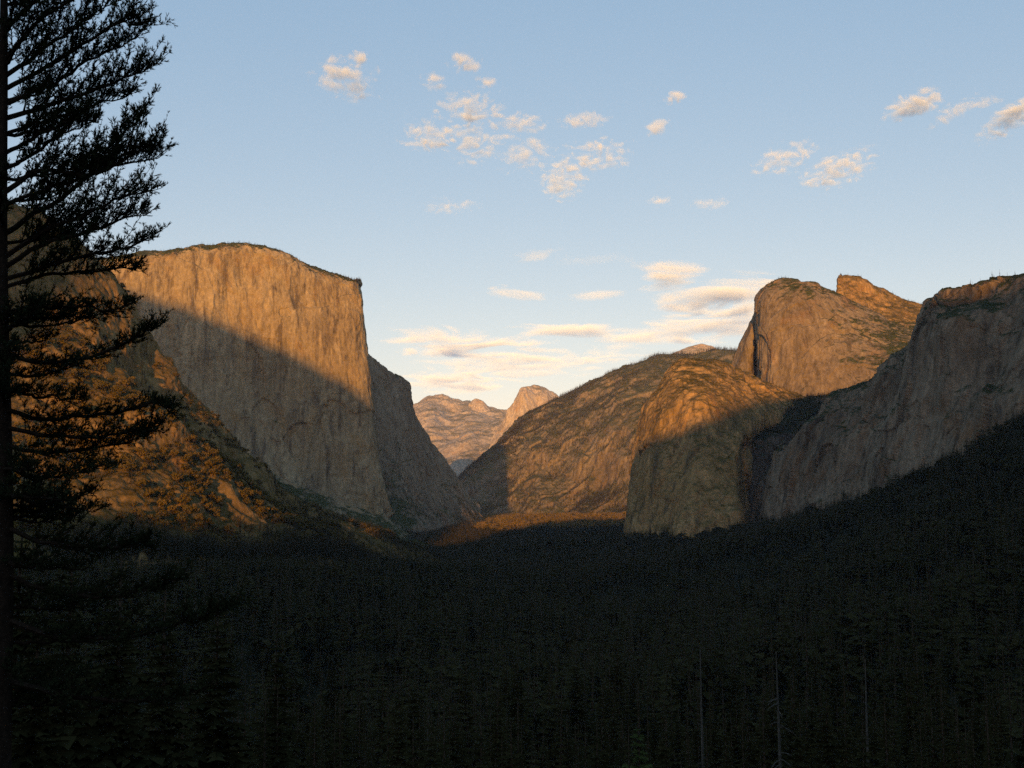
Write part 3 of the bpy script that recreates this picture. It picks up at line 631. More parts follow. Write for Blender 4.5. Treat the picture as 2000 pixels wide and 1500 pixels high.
def snag(H, seed, nb, blen, lo, hi):
    """dead bare conifer: grey tapering stem and a few drooping broken boughs"""
    r = np.random.default_rng(seed); z = np.linspace(0, H, 10)
    stem = MB(); stem.add(*tube(np.stack([np.sin(z / H * 3 + seed) * .004 * H, np.cos(z / H * 2) * .004 * H, z], -1), H * .009 * (1.12 - z / H) + .04, 7))
    bs = []
    for q in range(nb):
        f = r.uniform(lo, hi); a = r.uniform(0, 6.28); l = blen * r.uniform(.5, 1.2) * (1.2 - f)
        u = np.linspace(0, 1, 6)[:, None]; d = np.array([math.cos(a), math.sin(a) * .6, 0])
        b = MB(); P = np.array([0, 0, H * f]) + u * d * l + np.array([0, 0, 1]) * (u * .15 * l - u ** 2 * l * r.uniform(.4, .9))
        b.add(*tube(P, .10 * (1.1 - u[:, 0]), 5))
        for k in (2, 3, 4):
            v = d[[1, 0, 2]] * r.choice([-1, 1]) * .22 * l + d * .12 * l + np.array([0, 0, -.1 * l]); w_ = np.linspace(0, 1, 3)[:, None]
            b.add(*tube(P[k] + w_ * v, .05 * (1.1 - w_[:, 0]), 4))
        bs.append(b)
    return stem, bs

def empty(name, loc, rz=0, sc=1):
    o = bpy.data.objects.new(name, None); col.objects.link(o); o.location = [float(v) for v in loc]
    o.rotation_euler = (0, 0, rz); o.scale = (sc, sc, sc); o.empty_display_size = 1; return o

def proj(P):
    P = np.asarray(P, float); c, s = math.cos(PITCH), math.sin(PITCH); d = P - np.array([0, 0, CAM_Z])
    f = d[..., 1] * c + d[..., 2] * s; u = -d[..., 1] * s + d[..., 2] * c
    return 1000 + d[..., 0] / f * 2000, 750 - u / f * 2000

# ------------------------------------------------------------------ instanced woods (uncountable masses)
def proto_collection(name, trees, leafm, trunkm):
    c = bpy.data.collections.new(name)
    for k, (tr, cr) in enumerate(trees):
        V = np.concatenate(tr.V + cr.V); nt_ = tr.n
        Q = list(tr.Q) + [q + nt_ for q in cr.Q]; T = list(tr.T) + [t + nt_ for t in cr.T]
        Fs = [np.concatenate(x) for x in (Q, T) if x]
        me = mesh_np('tree_pattern', V, Fs, None, False); me.materials.append(leafm); me.materials.append(trunkm)
        first = np.empty(len(me.polygons), np.int32); me.polygons.foreach_get('loop_start', first)
        vi = np.empty(len(me.loops), np.int32); me.loops.foreach_get('vertex_index', vi)
        me.polygons.foreach_set('material_index', (vi[first] < nt_).astype(np.int32))
        c.objects.link(bpy.data.objects.new('tree_pattern', me))
    return c

def woods(name, P, S, coll, nvar, label):
    P = np.asarray(P, np.float32); n = len(P)
    me = bpy.data.meshes.new(name); me.vertices.add(n); me.vertices.foreach_set('co', P.ravel())
    for an, ty, val in (('sc', 'FLOAT', np.asarray(S, np.float32)), ('rz', 'FLOAT', rng.uniform(0, 6.28, n).astype(np.float32)), ('vi', 'INT', rng.integers(0, nvar, n).astype(np.int32))):
        a = me.attributes.new(an, ty, 'POINT'); a.data.foreach_set('value', val)
    o = link(name, me); tag(o, label, kind='stuff')
    ng = bpy.data.node_groups.new(name, 'GeometryNodeTree')
    ng.interface.new_socket('Geometry', in_out='INPUT', socket_type='NodeSocketGeometry'); ng.interface.new_socket('Geometry', in_out='OUTPUT', socket_type='NodeSocketGeometry')
    N = ng.nodes; L = ng.links.new
    gi, go, ip, ci = N.new('NodeGroupInput'), N.new('NodeGroupOutput'), N.new('GeometryNodeInstanceOnPoints'), N.new('GeometryNodeCollectionInfo')
    ci.inputs['Collection'].default_value = coll; ci.inputs['Separate Children'].default_value = True; ci.inputs['Reset Children'].default_value = True
    ip.inputs['Pick Instance'].default_value = True
    def na(nm, ty):
        q = N.new('GeometryNodeInputNamedAttribute'); q.data_type = ty; q.inputs[0].default_value = nm; return q.outputs[0]
    cx = N.new('ShaderNodeCombineXYZ'); L(na('rz', 'FLOAT'), cx.inputs[2])
    L(gi.outputs[0], ip.inputs['Points']); L(ci.outputs[0], ip.inputs['Instance']); L(na('vi', 'INT'), ip.inputs['Instance Index'])
    L(cx.outputs[0], ip.inputs['Rotation']); L(na('sc', 'FLOAT'), ip.inputs['Scale']); L(ip.outputs[0], go.inputs[0])
    md = o.modifiers.new('woods', 'NODES'); md.node_group = ng
    return o

LOW = [conifer(1.0, 40 + k, 13, 6, (0.15, 0.12, 0.18, 0.14)[k], 0.10, 1, (1.0, .8, 1.0, .7)[k]) for k in range(4)]
c_low = proto_collection('conifer_patterns', LOW, m_conifer, m_trunk)
OAKLOW = [broadleaf(1.0, 1.15, 60 + k, 90, .13) for k in range(3)]
c_oak = proto_collection('oak_patterns', OAKLOW, m_oak, m_trunk)

c_mix = proto_collection('valley_patterns', LOW + [conifer(1.0, 47, 15, 7, .24, .12, 1, .6), conifer(1.0, 48, 11, 7, .28, .16, 1, .55), broadleaf(.62, .62, 49, 110, .075)], m_conifer, m_trunk)
# valley floor forest
BPX = [-200, 300, 700, 860, 930, 1240, 1400, 1500, 1600, 1700, 1830, 1900, 2000, 2200]
BPY = [1095, 1085, 1085, 1030, 1004, 1000, 1006, 985, 958, 932, 892, 848, 792, 700]
n0 = 220000
yy = 60 + (6600 - 60) * rng.random(n0) ** 0.62; xx = rng.uniform(-.60, .60, n0) * yy
keep = np.ones(n0, bool)
pxg = 1000 + xx / yy * 2000
keep &= (yy < 2300) | ((pxg > 740) & (pxg < 1330))
keep &= ~((yy > 1000) & (pxg < np.minimum(250 + (yy - 1000) * .4, 790)))
keep &= ~((yy > 4600) & (pxg < 900))
dens = np.clip(0.75 + 0.6 * fbm(np.stack([xx, yy, 0 * xx], -1) / 160, 3, 301), 0.12, 1)
keep &= rng.random(n0) < dens
xx, yy = xx[keep], yy[keep]
zz = hgt(xx, yy)
Ht = np.clip(rng.normal(25, 8, len(xx)), 9, 48)
px, py = proj(np.stack([xx, yy, zz], -1)); pxt, pyt = proj(np.stack([xx, yy, zz + Ht], -1))
B = np.interp(px, BPX, BPY) - rng.uniform(-10, 16, len(xx)) * np.clip(600 / yy, .25, 1)
near = yy < 520
B = np.where(near, np.maximum(B, 1130 + (520 - yy) * np.interp(px, [0, 450, 800], [.25, .45, .62])), B)
room = (py - B) / (py - pyt + 1e-6)
Ht = np.where(room < 1, Ht * room, Ht)
ok = (Ht > 7) & (py - pyt > 0) & (px > -150) & (px < 2150)
xx, yy, zz, Ht, px, py = [a[ok] for a in (xx, yy, zz, Ht, px, py)]
pyt = proj(np.stack([xx, yy, zz + Ht], -1))[1]
app = (py - pyt) * ((pyt < 1480) & (px > 20) & (px < 1980))
order = np.argsort(-app)
N_IND = 300
ind, rest = order[:N_IND], order[N_IND:]
print('FOREST', (yy > 3500).sum(), len(xx), 'nearest', yy[ind].min(), yy[ind].max())
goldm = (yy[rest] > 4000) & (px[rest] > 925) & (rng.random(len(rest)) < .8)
c_gold = proto_collection('meadow_patterns', LOW[:2] + [broadleaf(.62, .66, 51, 110, .075), broadleaf(.75, .6, 52, 110, .075)], leaf_mat('sun_tinted_foliage', (0.12, 0.085, 0.022), (0.26, 0.165, 0.04)), m_trunk)  # leaf colour brightened to gold to carry the sunlight of the far strip
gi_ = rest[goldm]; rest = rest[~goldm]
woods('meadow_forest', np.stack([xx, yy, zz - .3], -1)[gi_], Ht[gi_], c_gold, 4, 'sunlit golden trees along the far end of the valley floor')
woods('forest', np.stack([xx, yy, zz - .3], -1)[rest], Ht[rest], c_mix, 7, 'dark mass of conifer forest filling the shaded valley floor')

# each of the larger trees in view, one by one
PROT = []
for k in range(6):
    tr, cr = conifer(26.0, 80 + k, (44, 38, 48, 34, 40, 46)[k], (9, 10, 8, 9, 11, 8)[k], (.14, .17, .12, .19, .15, .13)[k], (.10, .06, .16, .10, .2, .08)[k], 2, (1.0, .85, .9, 1.1, .75, 1.0)[k])
    PROT.append((tr.mesh('trunk', m_trunk, True), cr.mesh('crown', m_conifer)))
for q, i in enumerate(ind):
    e = empty('conifer_tree', (xx[i], yy[i], zz[i] - .3), random.uniform(0, 6.28), Ht[i] / 26.0)
    tag(e, 'dark pointed conifer in the shaded forest below the overlook', 'tree', 'conifers of the shaded forest below the overlook')
    a, b_ = PROT[random.randrange(6)]
    link('trunk', a, e); link('crown', b_, e)

# woods on ledges, skylines and benches of the mountains
def scatter(key, n, hmin, hmax, thr, seed, nthr=-0.1, lam=120, vlo=0.0, vhi=1.0, ulo=0.0, uhi=1.0):
    G, N = SURF[key]; r = np.random.default_rng(seed); nv, nu = G.shape[:2]
    v = r.uniform(vlo * (nv - 1), vhi * (nv - 1) - 1e-3, n); u = r.uniform(ulo * (nu - 1), uhi * (nu - 1) - 1e-3, n)
    i, j = v.astype(int), u.astype(int); fv, fu = (v - i)[:, None], (u - j)[:, None]
    i1, j1 = np.minimum(i + 1, nv - 1), np.minimum(j + 1, nu - 1)
    P = (G[i, j] * (1 - fv) + G[i1, j] * fv) * (1 - fu) + (G[i, j1] * (1 - fv) + G[i1, j1] * fv) * fu
    k = (np.abs(N[i, j, 2]) > thr) & (fbm(P / lam, 3, seed) > nthr) & (P[:, 2] > -5)
    P = P[k]; return P - [0, 0, .5], r.uniform(hmin, hmax, len(P))
def many(parts):
    return np.concatenate([p for p, _ in parts]), np.concatenate([s_ for _, s_ in parts])
P_, S_ = many([scatter('sentinel', 42000, 14, 30, .42, 1, -.12, lam=160), scatter('sentinel', 2600, 20, 44, .0, 2, -.8, vlo=.845, vhi=.90),
               scatter('sentinel', 9000, 14, 26, .0, 3, -.2, vlo=.0, vhi=.22)])
woods('mountain_forest', P_, S_, c_low, 4, 'conifers clothing the wooded mountainside and its skyline')
P_, S_ = many([scatter('elcap', 900, 5, 14, .0, 4, -.5, vlo=.872, vhi=.90), scatter('elcap', 6000, 9, 20, .45, 5, -.25, vlo=0, vhi=.30), scatter('elcap', 700, 5, 12, .3, 25, -.3, vlo=.84, vhi=.885)])
woods('mountain_forest', P_, S_, c_low, 4, 'small trees along the rim and talus of the great cliff')
P_, S_ = many([scatter('shoulder', 4500, 10, 20, .40, 6, -.1, vlo=0, vhi=.6), scatter('shoulder', 150, 8, 16, .0, 7, -.2, vlo=.85, vhi=.9)])
woods('mountain_forest', P_, S_, c_low, 4, 'dark trees on the ledges of the shaded cliff shoulder')
P_, S_ = many([scatter('lower', 3000, 5, 11, .42, 8, -.1), scatter('middle', 260, 6, 12, .0, 9, -.3, vlo=.85, vhi=.91), scatter('middle', 1500, 5, 11, .42, 10, -.0, lam=60),
               scatter('higher', 2200, 5, 12, .35, 11, -.2), scatter('higher', 160, 7, 14, .0, 12, -.2, vlo=.86, vhi=.9),
               scatter('right', 170, 7, 15, .0, 13, -.1, vlo=.86, vhi=.91), scatter('right', 2200, 6, 14, .45, 14, -.0, lam=80), scatter('hanging', 2600, 9, 18, .2, 15, -.6, vlo=.35, vhi=.9)])
woods('mountain_forest', P_, S_, c_low, 4, 'trees and brush clinging to the right-hand cliffs and their bench')
P_, S_ = many([scatter('front', 6000, 12, 24, .0, 26, -.9, vlo=.0, vhi=.13), scatter('front', 900, 12, 24, .0, 29, -.1, lam=80, vlo=.13, vhi=.27), scatter('front', 1500, 10, 18, .0, 27, .15, lam=90, vlo=.3, vhi=.62), scatter('spur', 3200, 9, 17, .0, 28, -.05, lam=90, vlo=.4, vhi=.86)])
P2, S2 = many([scatter('front', 1300, 7, 15, .0, 31, -.9, vlo=.03, vhi=.86, ulo=.74), scatter('spur', 2200, 7, 15, .0, 32, -.6, vlo=.2, vhi=.86, ulo=.62), scatter('elcap', 5000, 8, 16, .3, 33, -.8, vlo=.02, vhi=.26, ulo=.3)])
P_, S_ = np.concatenate([P_, P2]), np.concatenate([S_, S2])
woods('hillside_forest', P_, S_, c_low, 4, 'dark conifers crowding the shaded foot and gullies of the left hillside')
OA = many([scatter('front', 4200, 5, 14, .25, 16, -.2, lam=70, vlo=.12, vhi=.95), scatter('spur', 2200, 5, 12, .30, 17, -.1, lam=70, vlo=.35, vhi=.93)])
pxo, pyo = proj(OA[0]); vis = (pxo > 40) & (pxo < 720) & (pyo > 480) & (pyo < 1040)
ordo = np.argsort(-(OA[1] / OA[0][:, 1]) * vis); io, ro = ordo[:260], ordo[260:]
woods('oak_scrub', OA[0][ro], OA[1][ro] * .8, c_oak, 3, 'low oak scrub spread over the brushy left hillside')
OPR = []
for k in range(4):
    tr, cr = broadleaf(10.0, (11.5, 10.0, 12.5, 9.0)[k], 120 + k, 420, 0.85)
    OPR.append((tr.mesh('trunk', m_trunk, True), cr.mesh('crown', m_oak)))
for i in io:
    e = empty('oak_tree', OA[0][i], random.uniform(0, 6.28), OA[1][i] / 10.0)
    tag(e, 'round bushy oak on the steep brushy hillside at left', 'tree', 'oaks on the left hillside')
    a, b_ = OPR[random.randrange(4)]
    link('trunk', a, e); link('crown', b_, e)

# ------------------------------------------------------------------ big pine at the left edge
PD = 25.0
pbase = np.array([at(4, 750, PD)[0], PD, float(hgt(np.array([-12.4]), np.array([PD]))[0])])
pine = empty('pine_tree', pbase)
tag(pine, 'tall pine in silhouette at the left edge, boughs reaching over the sunlit hillside', 'tree')
ztop = at(4, 0, PD)[2] + 7.5
zt = np.linspace(pbase[2] - .4, ztop, 26) - pbase[2]
fz_ = np.clip(zt / zt[-1], 0, 1)
yv = np.linspace(-700, 1700, 200); pv_ = at(np.full(200, 6.), yv, PD)
tx = np.interp(-(zt + pbase[2]), -pv_[:, 2], pv_[:, 0]) - pbase[0]
tp = np.stack([tx + .03 * np.sin(zt * .5), .05 * np.cos(zt * .37), zt], -1)
mb = MB(); mb.add(*tube(tp, .27 * (1 - fz_) ** .8 + .015 + .10 * np.exp(-np.maximum(zt, 0) / .8), 12))
link('trunk', mb.mesh('trunk', m_bark, True), pine)
prg = np.random.default_rng(11)
def unit(v): return v / (np.linalg.norm(v) + 1e-9)
def vunit(v): return v / (np.linalg.norm(v, axis=-1, keepdims=True) + 1e-9)
def needles(mb, P, Dr, L, n):
    """tufts of n needle blades at points P, pointing along Dr"""
    P = np.repeat(P, n, 0); Dr = np.repeat(Dr, n, 0); L = np.repeat(L, n)[:, None]; m = len(P)
    a = vunit(np.cross(Dr, [0.31, 0.2, 0.93])); b = np.cross(Dr, a); th = prg.uniform(0, 6.283, (m, 1)); sp = prg.uniform(.15, .8, (m, 1))
    e = vunit(Dr + (a * np.cos(th) + b * np.sin(th)) * sp + np.array([0, 0, .12])); w = vunit(np.cross(e, prg.normal(size=(m, 3)))) * .008
    q = P - Dr * L * prg.uniform(0, .4, (m, 1)); l = L * prg.uniform(.7, 1.15, (m, 1))
    V = np.stack([q - w, q + w, q + e * l + w * .4, q + e * l - w * .4], 1).reshape(-1, 3)
    mb.add(V, np.arange(4 * m).reshape(m, 4))
def twigs(mb, A, B, r):
    w = vunit(np.cross(B - A, prg.normal(size=A.shape))) * r; w2 = vunit(np.cross(B - A, w)) * r; m = len(A)
    V = np.stack([A - w, A + w * .5 + w2, A + w * .5 - w2, B], 1).reshape(-1, 3); k = np.arange(m)[:, None] * 4
    mb.add(V, np.concatenate([k + [0, 1, 3], k + [1, 2, 3], k + [2, 0, 3]]))
def bez(C, n):
    return cr1(np.asarray(C, float), n, 0)
def limb(ctrl, r0, dens=1.0, rise=.30, start=.10, sub=.46, ch=1.0):
    """ctrl: world points from the trunk outwards"""
    C = np.asarray(ctrl, float); P = bez(C, 16)
    P[2:] += prg.normal(size=(14, 3)) * .025
    L = np.linalg.norm(np.diff(P, axis=0), axis=1).sum()
    wood = MB(); leaf = MB()
    u = np.linspace(0, 1, 16); wood.add(*tube(P - pbase, r0 * (1 - u) ** .8 + .006, 6))
    n = int(L * 13 * dens); TA, TB, NP, ND = [], [], [], []
    for k in range(n):
        f = start + (1 - start) * (k + prg.random()) / n
        i = min(int(f * 15), 14); p = P[i] + (P[i + 1] - P[i]) * (f * 15 - i); t = unit(P[min(i + 1, 15)] - P[max(i - 1, 0)])
        side = np.cross(t, [0, 0, 1]); side = unit(side) * prg.choice([-1, 1])
        d = unit(t * prg.uniform(.5, 1.0) + side * prg.uniform(.2, 1.0) + np.array([0, 0, prg.uniform(-.35, .75) + rise]))
        l = sub * L ** .5 * (1.25 - .75 * f) * prg.choice([.35, .6, .9, 1.25]) * prg.uniform(.7, 1.15) * ch
        uu = np.linspace(0, 1, 6)[:, None]; S = p + uu * d * l + uu ** 2 * np.array([0, 0, .22 * l]) + np.cumsum(prg.normal(size=(6, 3)) * .012, 0)
        wood.add(*tube(S - pbase, .011 * (1 - uu[:, 0]) + .004, 4))
        m_ = int(4 + 6 * l / .5); g_ = prg.uniform(.15, 1, m_); j_ = np.minimum((g_ * 5).astype(int), 4); q = S[j_] + (S[j_ + 1] - S[j_]) * (g_ * 5 - j_)[:, None] - pbase
        e = vunit(d * .6 + prg.normal(size=(m_, 3)) * .6 + np.array([0, 0, .55])); tl = prg.uniform(.04, .22, (m_, 1)); e2 = q + e * tl
        TA.append(q); TB.append(e2); NP.append(e2); ND.append(e); k2 = prg.random(m_) < .75
        NP.append((q + e * tl * .5)[k2]); ND.append(vunit(e + prg.normal(size=(m_, 3)) * .45)[k2])
    A_ = np.concatenate(NP); needles(leaf, A_, np.concatenate(ND), prg.uniform(.07, .115, len(A_)), 7)
    twigs(wood, np.concatenate(TA), np.concatenate(TB), .005)
    b = link('branch', wood.mesh('branch', m_bark), pine); link('needles', leaf.mesh('needles', m_needle), b)
def LB(pts, r0=.055, dz=0, **kw):
    """a limb seen in the photo: pixel course from the trunk, swinging dz metres towards or away from the camera"""
    C = []
    for k, (a, b) in enumerate(pts):
        C.append(at(a, b, PD + dz * k / (len(pts) - 1)))
    limb(C, r0, **kw)
UP = dict(rise=.42, sub=.60, dens=1.12)
LB([(6, 60), (60, 10), (120, -50), (170, -110)], dz=.6, **UP)
LB([(6, 120), (70, 45), (130, 5), (190, -25)], dz=-.5, **UP)
LB([(8, 150), (80, 100), (150, 50), (215, 10)], dz=.3, **UP)
LB([(8, 175), (90, 130), (170, 80), (240, 45), (262, 42)], dz=-.4, **UP)
LB([(8, 205), (100, 165), (190, 110), (270, 75)], .05, dz=.5, **UP)
LB([(8, 232), (90, 208), (180, 178), (245, 152), (292, 132)], .06, dz=-.2, **UP)
LB([(8, 262), (100, 232), (190, 205), (262, 185)], .045, dz=.7, **UP)
LB([(8, 300), (80, 262), (140, 235), (192, 240)], .05, dz=-.6, **UP)
LB([(8, 330), (60, 305), (120, 262), (180, 240)], .05, dz=.4, **UP)
LB([(10, 375), (90, 330), (170, 345), (225, 320), (262, 300), (298, 292)], .06, dz=-.3, **UP)
LB([(10, 400), (80, 372), (150, 350), (210, 322), (250, 250), (272, 232)], .05, dz=.5, **UP)
LB([(12, 455), (70, 420), (140, 370), (200, 330), (260, 318), (305, 308)], .065, dz=.2, **UP)
LB([(12, 500), (80, 455), (150, 425), (225, 392), (288, 375)], .06, dz=-.3, **UP)
LB([(12, 520), (100, 470), (170, 455), (235, 430), (288, 420)], .06, dz=.3, **UP)
LB([(12, 545), (90, 520), (170, 500), (240, 486), (298, 468)], .055, dz=-.4, rise=.1)
LB([(12, 560), (80, 540), (160, 530), (230, 525), (270, 520)], .05, dz=.6, rise=.1)
LB([(12, 610), (80, 600), (150, 598), (215, 605), (255, 600)], .05, dz=-.2, rise=.0, sub=.34)
LB([(12, 640), (60, 628), (130, 615), (200, 625)], .045, dz=.5, rise=.0, sub=.34)
LB([(12, 690), (80, 710), (150, 702), (220, 682), (275, 655), (296, 640)], .06, dz=-.2, rise=.0, sub=.34)
LB([(12, 730), (60, 735), (110, 725), (160, 715)], .05, dz=.4, rise=0, sub=.34)
LB([(12, 760), (60, 772), (120, 775), (170, 782)], .05, dz=-.5, rise=0, sub=.38)
LB([(12, 800), (90, 818), (170, 812), (250, 800), (310, 790), (330, 800)], .065, dz=.2, rise=-.05, sub=.38)
LB([(12, 835), (90, 850), (180, 855), (260, 842), (318, 828)], .06, dz=-.4, rise=-.05, sub=.38)
LB([(12, 870), (80, 885), (160, 880), (230, 868), (290, 850)], .055, dz=.5, rise=-.05, sub=.38)
LB([(12, 910), (70, 935), (140, 925), (210, 905)], .05, dz=-.2, rise=-.05)
LB([(12, 960), (80, 985), (140, 975), (180, 960)], .05, dz=.4, rise=-.05)
LB([(12, 1030), (90, 1060), (170, 1068), (240, 1070), (290, 1060)], .06, dz=-.6, rise=-.1)
LB([(12, 1120), (100, 1155), (200, 1165), (290, 1150), (350, 1130)], .06, dz=.4, rise=-.1)
LB([(12, 1210), (140, 1250), (280, 1240), (380, 1210), (450, 1185)], .07, dz=-.3, rise=-.1)
LB([(12, 1330), (150, 1360), (280, 1370), (400, 1350)], .07, dz=.5, rise=-.1)
for k in range(46):                                                   # boughs away from the view and towards it, which thicken the crown
    y0 = prg.uniform(-60, 1450); p0 = at(6, y0, PD); a = prg.choice([prg.uniform(.55, 1.2), prg.uniform(-1.2, -.55), prg.uniform(2.2, 4.1)])
    l = prg.uniform(1.2, 2.6); up = np.interp(y0, [0, 500, 1000], [.75, .35, -.1])
    d = np.array([math.cos(a), math.sin(a), 0])
    limb([p0, p0 + d * l * .35 + [0, 0, up * l * .25], p0 + d * l * .7 + [0, 0, up * l * .6], p0 + d * l + [0, 0, up * l]], .045, dens=.7)

# ------------------------------------------------------------------ standing dead trees and leafy treetops near the overlook
def place_snag(px_, py_, D, label, seed, nb, blen, lo, hi, group=None):
    t_ = at(px_, py_, D); gz = float(hgt(np.array([t_[0]]), np.array([D]))[0]) - .4
    e = empty('dead_tree', (t_[0], D, gz)); tag(e, label, 'tree', 'dead trees standing in the forest')
    st, bs = snag(max(8.0, t_[2] - gz), seed, nb, blen, lo, hi)
    link('trunk', st.mesh('trunk', m_snag, True), e)
    for b in bs: link('branch', b.mesh('branch', m_snag), e)
place_snag(1517, 1272, 150, 'tall bare dead conifer with drooping lower boughs, right of the leafy treetops', 1, 12, 5.0, .55, .86)
place_snag(1369, 1262, 230, 'thin straight pale snag left of the tall bare dead conifer', 2, 4, 2.5, .4, .9)
place_snag(1690, 1288, 170, 'slightly leaning thin snag, rightmost of those in the lower forest', 3, 3, 2.0, .5, .8)
place_snag(1866, 935, 1300, 'pale forked dead tree high on the dark right slope', 4, 5, 9.0, .55, .95)
place_snag(836, 1425, 120, 'slim snag near the bottom edge of the forest', 7, 2, 2.0, .5, .9)
for (px_, py_, D, W_, lab, kind_) in [(1245, 1402, 85, 5.5, 'bright green leafy treetop at the bottom edge, middle and tallest of three', 0),
                                    (1168, 1428, 95, 6.0, 'dull green treetop at the bottom edge, left of the bright green one', 1),
                                    (1352, 1432, 90, 5.0, 'rounded dark green treetop at the bottom edge, right of the bright green one', 2)]:
    t_ = at(px_, py_, D); gz = float(hgt(np.array([t_[0]]), np.array([D]))[0]) - .4; H_ = t_[2] - gz
    e = empty('leafy_tree', (t_[0], D, gz)); tag(e, lab, 'tree', 'leafy treetops at the bottom edge')
    if kind_ == 0: tr, cr = conifer(H_, 301, 46, 11, .15, .12, 2, .7)
    else: tr, cr = broadleaf(H_, W_ * 1.3, 302 + kind_, 2600, .30, .45)
    link('trunk', tr.mesh('trunk', m_trunk, True), e); link('crown', cr.mesh('crown', m_bushy if kind_ < 2 else m_oak), e)

for q, (px_, py_, D, lab) in enumerate([(45, 985, 46, 'nearest black conifer under the boughs of the big pine'), (140, 1030, 55, 'dark conifer top just right of the big pine trunk'),
        (235, 1062, 62, 'dark conifer below the tips of the lower pine boughs'), (325, 1110, 72, 'dark conifer third right of the big pine, below the sunlit hillside'),
        (430, 1150, 84, 'dark conifer fourth right of the big pine, lower than its neighbour'), (545, 1205, 98, 'dark conifer last in the row falling right from the big pine'),
        (80, 1150, 38, 'squat black conifer at the lower left corner')]):
    t_ = at(px_, py_, D); gz = float(hgt(np.array([t_[0]]), np.array([D]))[0]) - .4; H_ = t_[2] - gz
    e = empty('conifer_tree', (t_[0], D, gz)); tag(e, lab, 'tree', 'dark conifers near the overlook')
    tr, cr = conifer(H_, 400 + q, 60, 12, (.17, .15, .18, .16, .19, .15, .22)[q], .05, 2, .85)
    link('trunk', tr.mesh('trunk', m_trunk, True), e); link('crown', cr.mesh('crown', m_conifer), e)

# ------------------------------------------------------------------ haze
def box_mesh(name, x0, x1, y0, y1, z0, z1):
    V = [(x, y, z) for z in (z0, z1) for y in (y0, y1) for x in (x0, x1)]
    return mesh_np(name, V, np.array([[0, 2, 3, 1], [4, 5, 7, 6], [0, 1, 5, 4], [2, 6, 7, 3], [0, 4, 6, 2], [1, 3, 7, 5]]), None, False)
mh = bpy.data.materials.new('valley_haze'); mh.use_nodes = True; nt = mh.node_tree
for n_ in list(nt.nodes):
    if n_.type == 'BSDF_PRINCIPLED': nt.nodes.remove(n_)
pv = nd(nt, 'ShaderNodeVolumePrincipled'); pv.inputs['Color'].default_value = (0.80, 0.88, 1.0, 1); pv.inputs['Density'].default_value = 1.4e-5
pv.inputs['Anisotropy'].default_value = 0.0
nt.links.new(pv.outputs[0], nt.nodes['Material Output'].inputs['Volume'])
zmax = max(float(G_[0][..., 2].max()) for G_ in SURF.values()); zmax = max(zmax, float(RG[..., 2].max()))
zmin = min(float(gV[..., 2].min()), min(float(G_[0][..., 2].min()) for G_ in SURF.values()))
me = box_mesh('haze', -22500, 22500, -22500, 22500, min(zmin, -60) - 1, zmax + 60); me.materials.append(mh)
tag(link('haze', me), 'thin golden evening haze filling the valley air', kind='stuff')
print('HAZE', zmin, zmax)

# ------------------------------------------------------------------ clouds: drifting puffs and thin bands of vapour, well above the haze
def cloud_mat(name, lx, lz, soft, rough):
    m = bpy.data.materials.new(name); m.use_nodes = True; nt = m.node_tree
    for n_ in list(nt.nodes):
        if n_.type == 'BSDF_PRINCIPLED': nt.nodes.remove(n_)
    tc = nd(nt, 'ShaderNodeTexCoord'); geo = nd(nt, 'ShaderNodeNewGeometry'); oi = nd(nt, 'ShaderNodeObjectInfo')
    ln = nd(nt, 'ShaderNodeVectorMath', operation='LENGTH'); nt.links.new(tc.outputs['Object'], ln.inputs[0])
    mp = nd(nt, 'ShaderNodeMapping'); mp.inputs['Scale'].default_value = (1 / lx, 1 / lx, 1 / lz); nt.links.new(geo.outputs['Position'], mp.inputs[0])
    n = noise_node(nt, mp.outputs[0], 1.0, 5, rough, 1.3)
    sp = nd(nt, 'ShaderNodeSeparateColor'); nt.links.new(oi.outputs['Color'], sp.inputs[0])
    edge = mth(nt, 'POWER', ln.outputs['Value'], 2.5)                         # vapour thins out towards the rim of the patch
    lim = mth(nt, 'ADD', sp.outputs[1], mth(nt, 'MULTIPLY', edge, 0.30))
    d = mth(nt, 'DIVIDE', mth(nt, 'SUBTRACT', n, lim), soft, True)
    d = mth(nt, 'MULTIPLY', d, mth(nt, 'MULTIPLY', mth(nt, 'SUBTRACT', 1.0, ln.outputs['Value']), 3.0, True))
    d = mth(nt, 'MULTIPLY', d, mth(nt, 'MULTIPLY', sp.outputs[0], 0.01))
    pv = nd(nt, 'ShaderNodeVolumePrincipled'); pv.inputs['Color'].default_value = (0.82, 0.95, 1.0, 1); pv.inputs['Anisotropy'].default_value = -0.42
    nt.links.new(d, pv.inputs['Density']); nt.links.new(pv.outputs[0], nt.nodes['Material Output'].inputs['Volume'])
    m.cycles.volume_step_rate = 0.12
    return m
m_puff = cloud_mat('cloud_puff', 200, 260, 0.20, 0.64)
m_band = cloud_mat('cloud_band', 2200, 420, 0.22, 0.62)
bm_v = []; bm_f = []
nlat, nlon = 10, 18
th_ = np.linspace(0, math.pi, nlat + 1)[:, None]; ph_ = np.linspace(0, 2 * math.pi, nlon + 1)[None, :-1]
SV = np.stack([np.sin(th_) * np.cos(ph_), np.sin(th_) * np.sin(ph_), np.cos(th_) + 0 * ph_], -1)[1:-1].reshape(-1, 3)
SV = np.concatenate([SV, [[0, 0, 1], [0, 0, -1]]])
ix = np.arange((nlat - 1) * nlon).reshape(nlat - 1, nlon); nx_ = np.roll(ix, -1, 1)
SQ = np.stack([ix[:-1], ix[1:], nx_[1:], nx_[:-1]], -1).reshape(-1, 4)
top_i, bot_i = len(SV) - 2, len(SV) - 1
ST = np.concatenate([np.stack([ix[0], nx_[0], np.full(nlon, top_i)], -1), np.stack([nx_[-1], ix[-1], np.full(nlon, bot_i)], -1)])
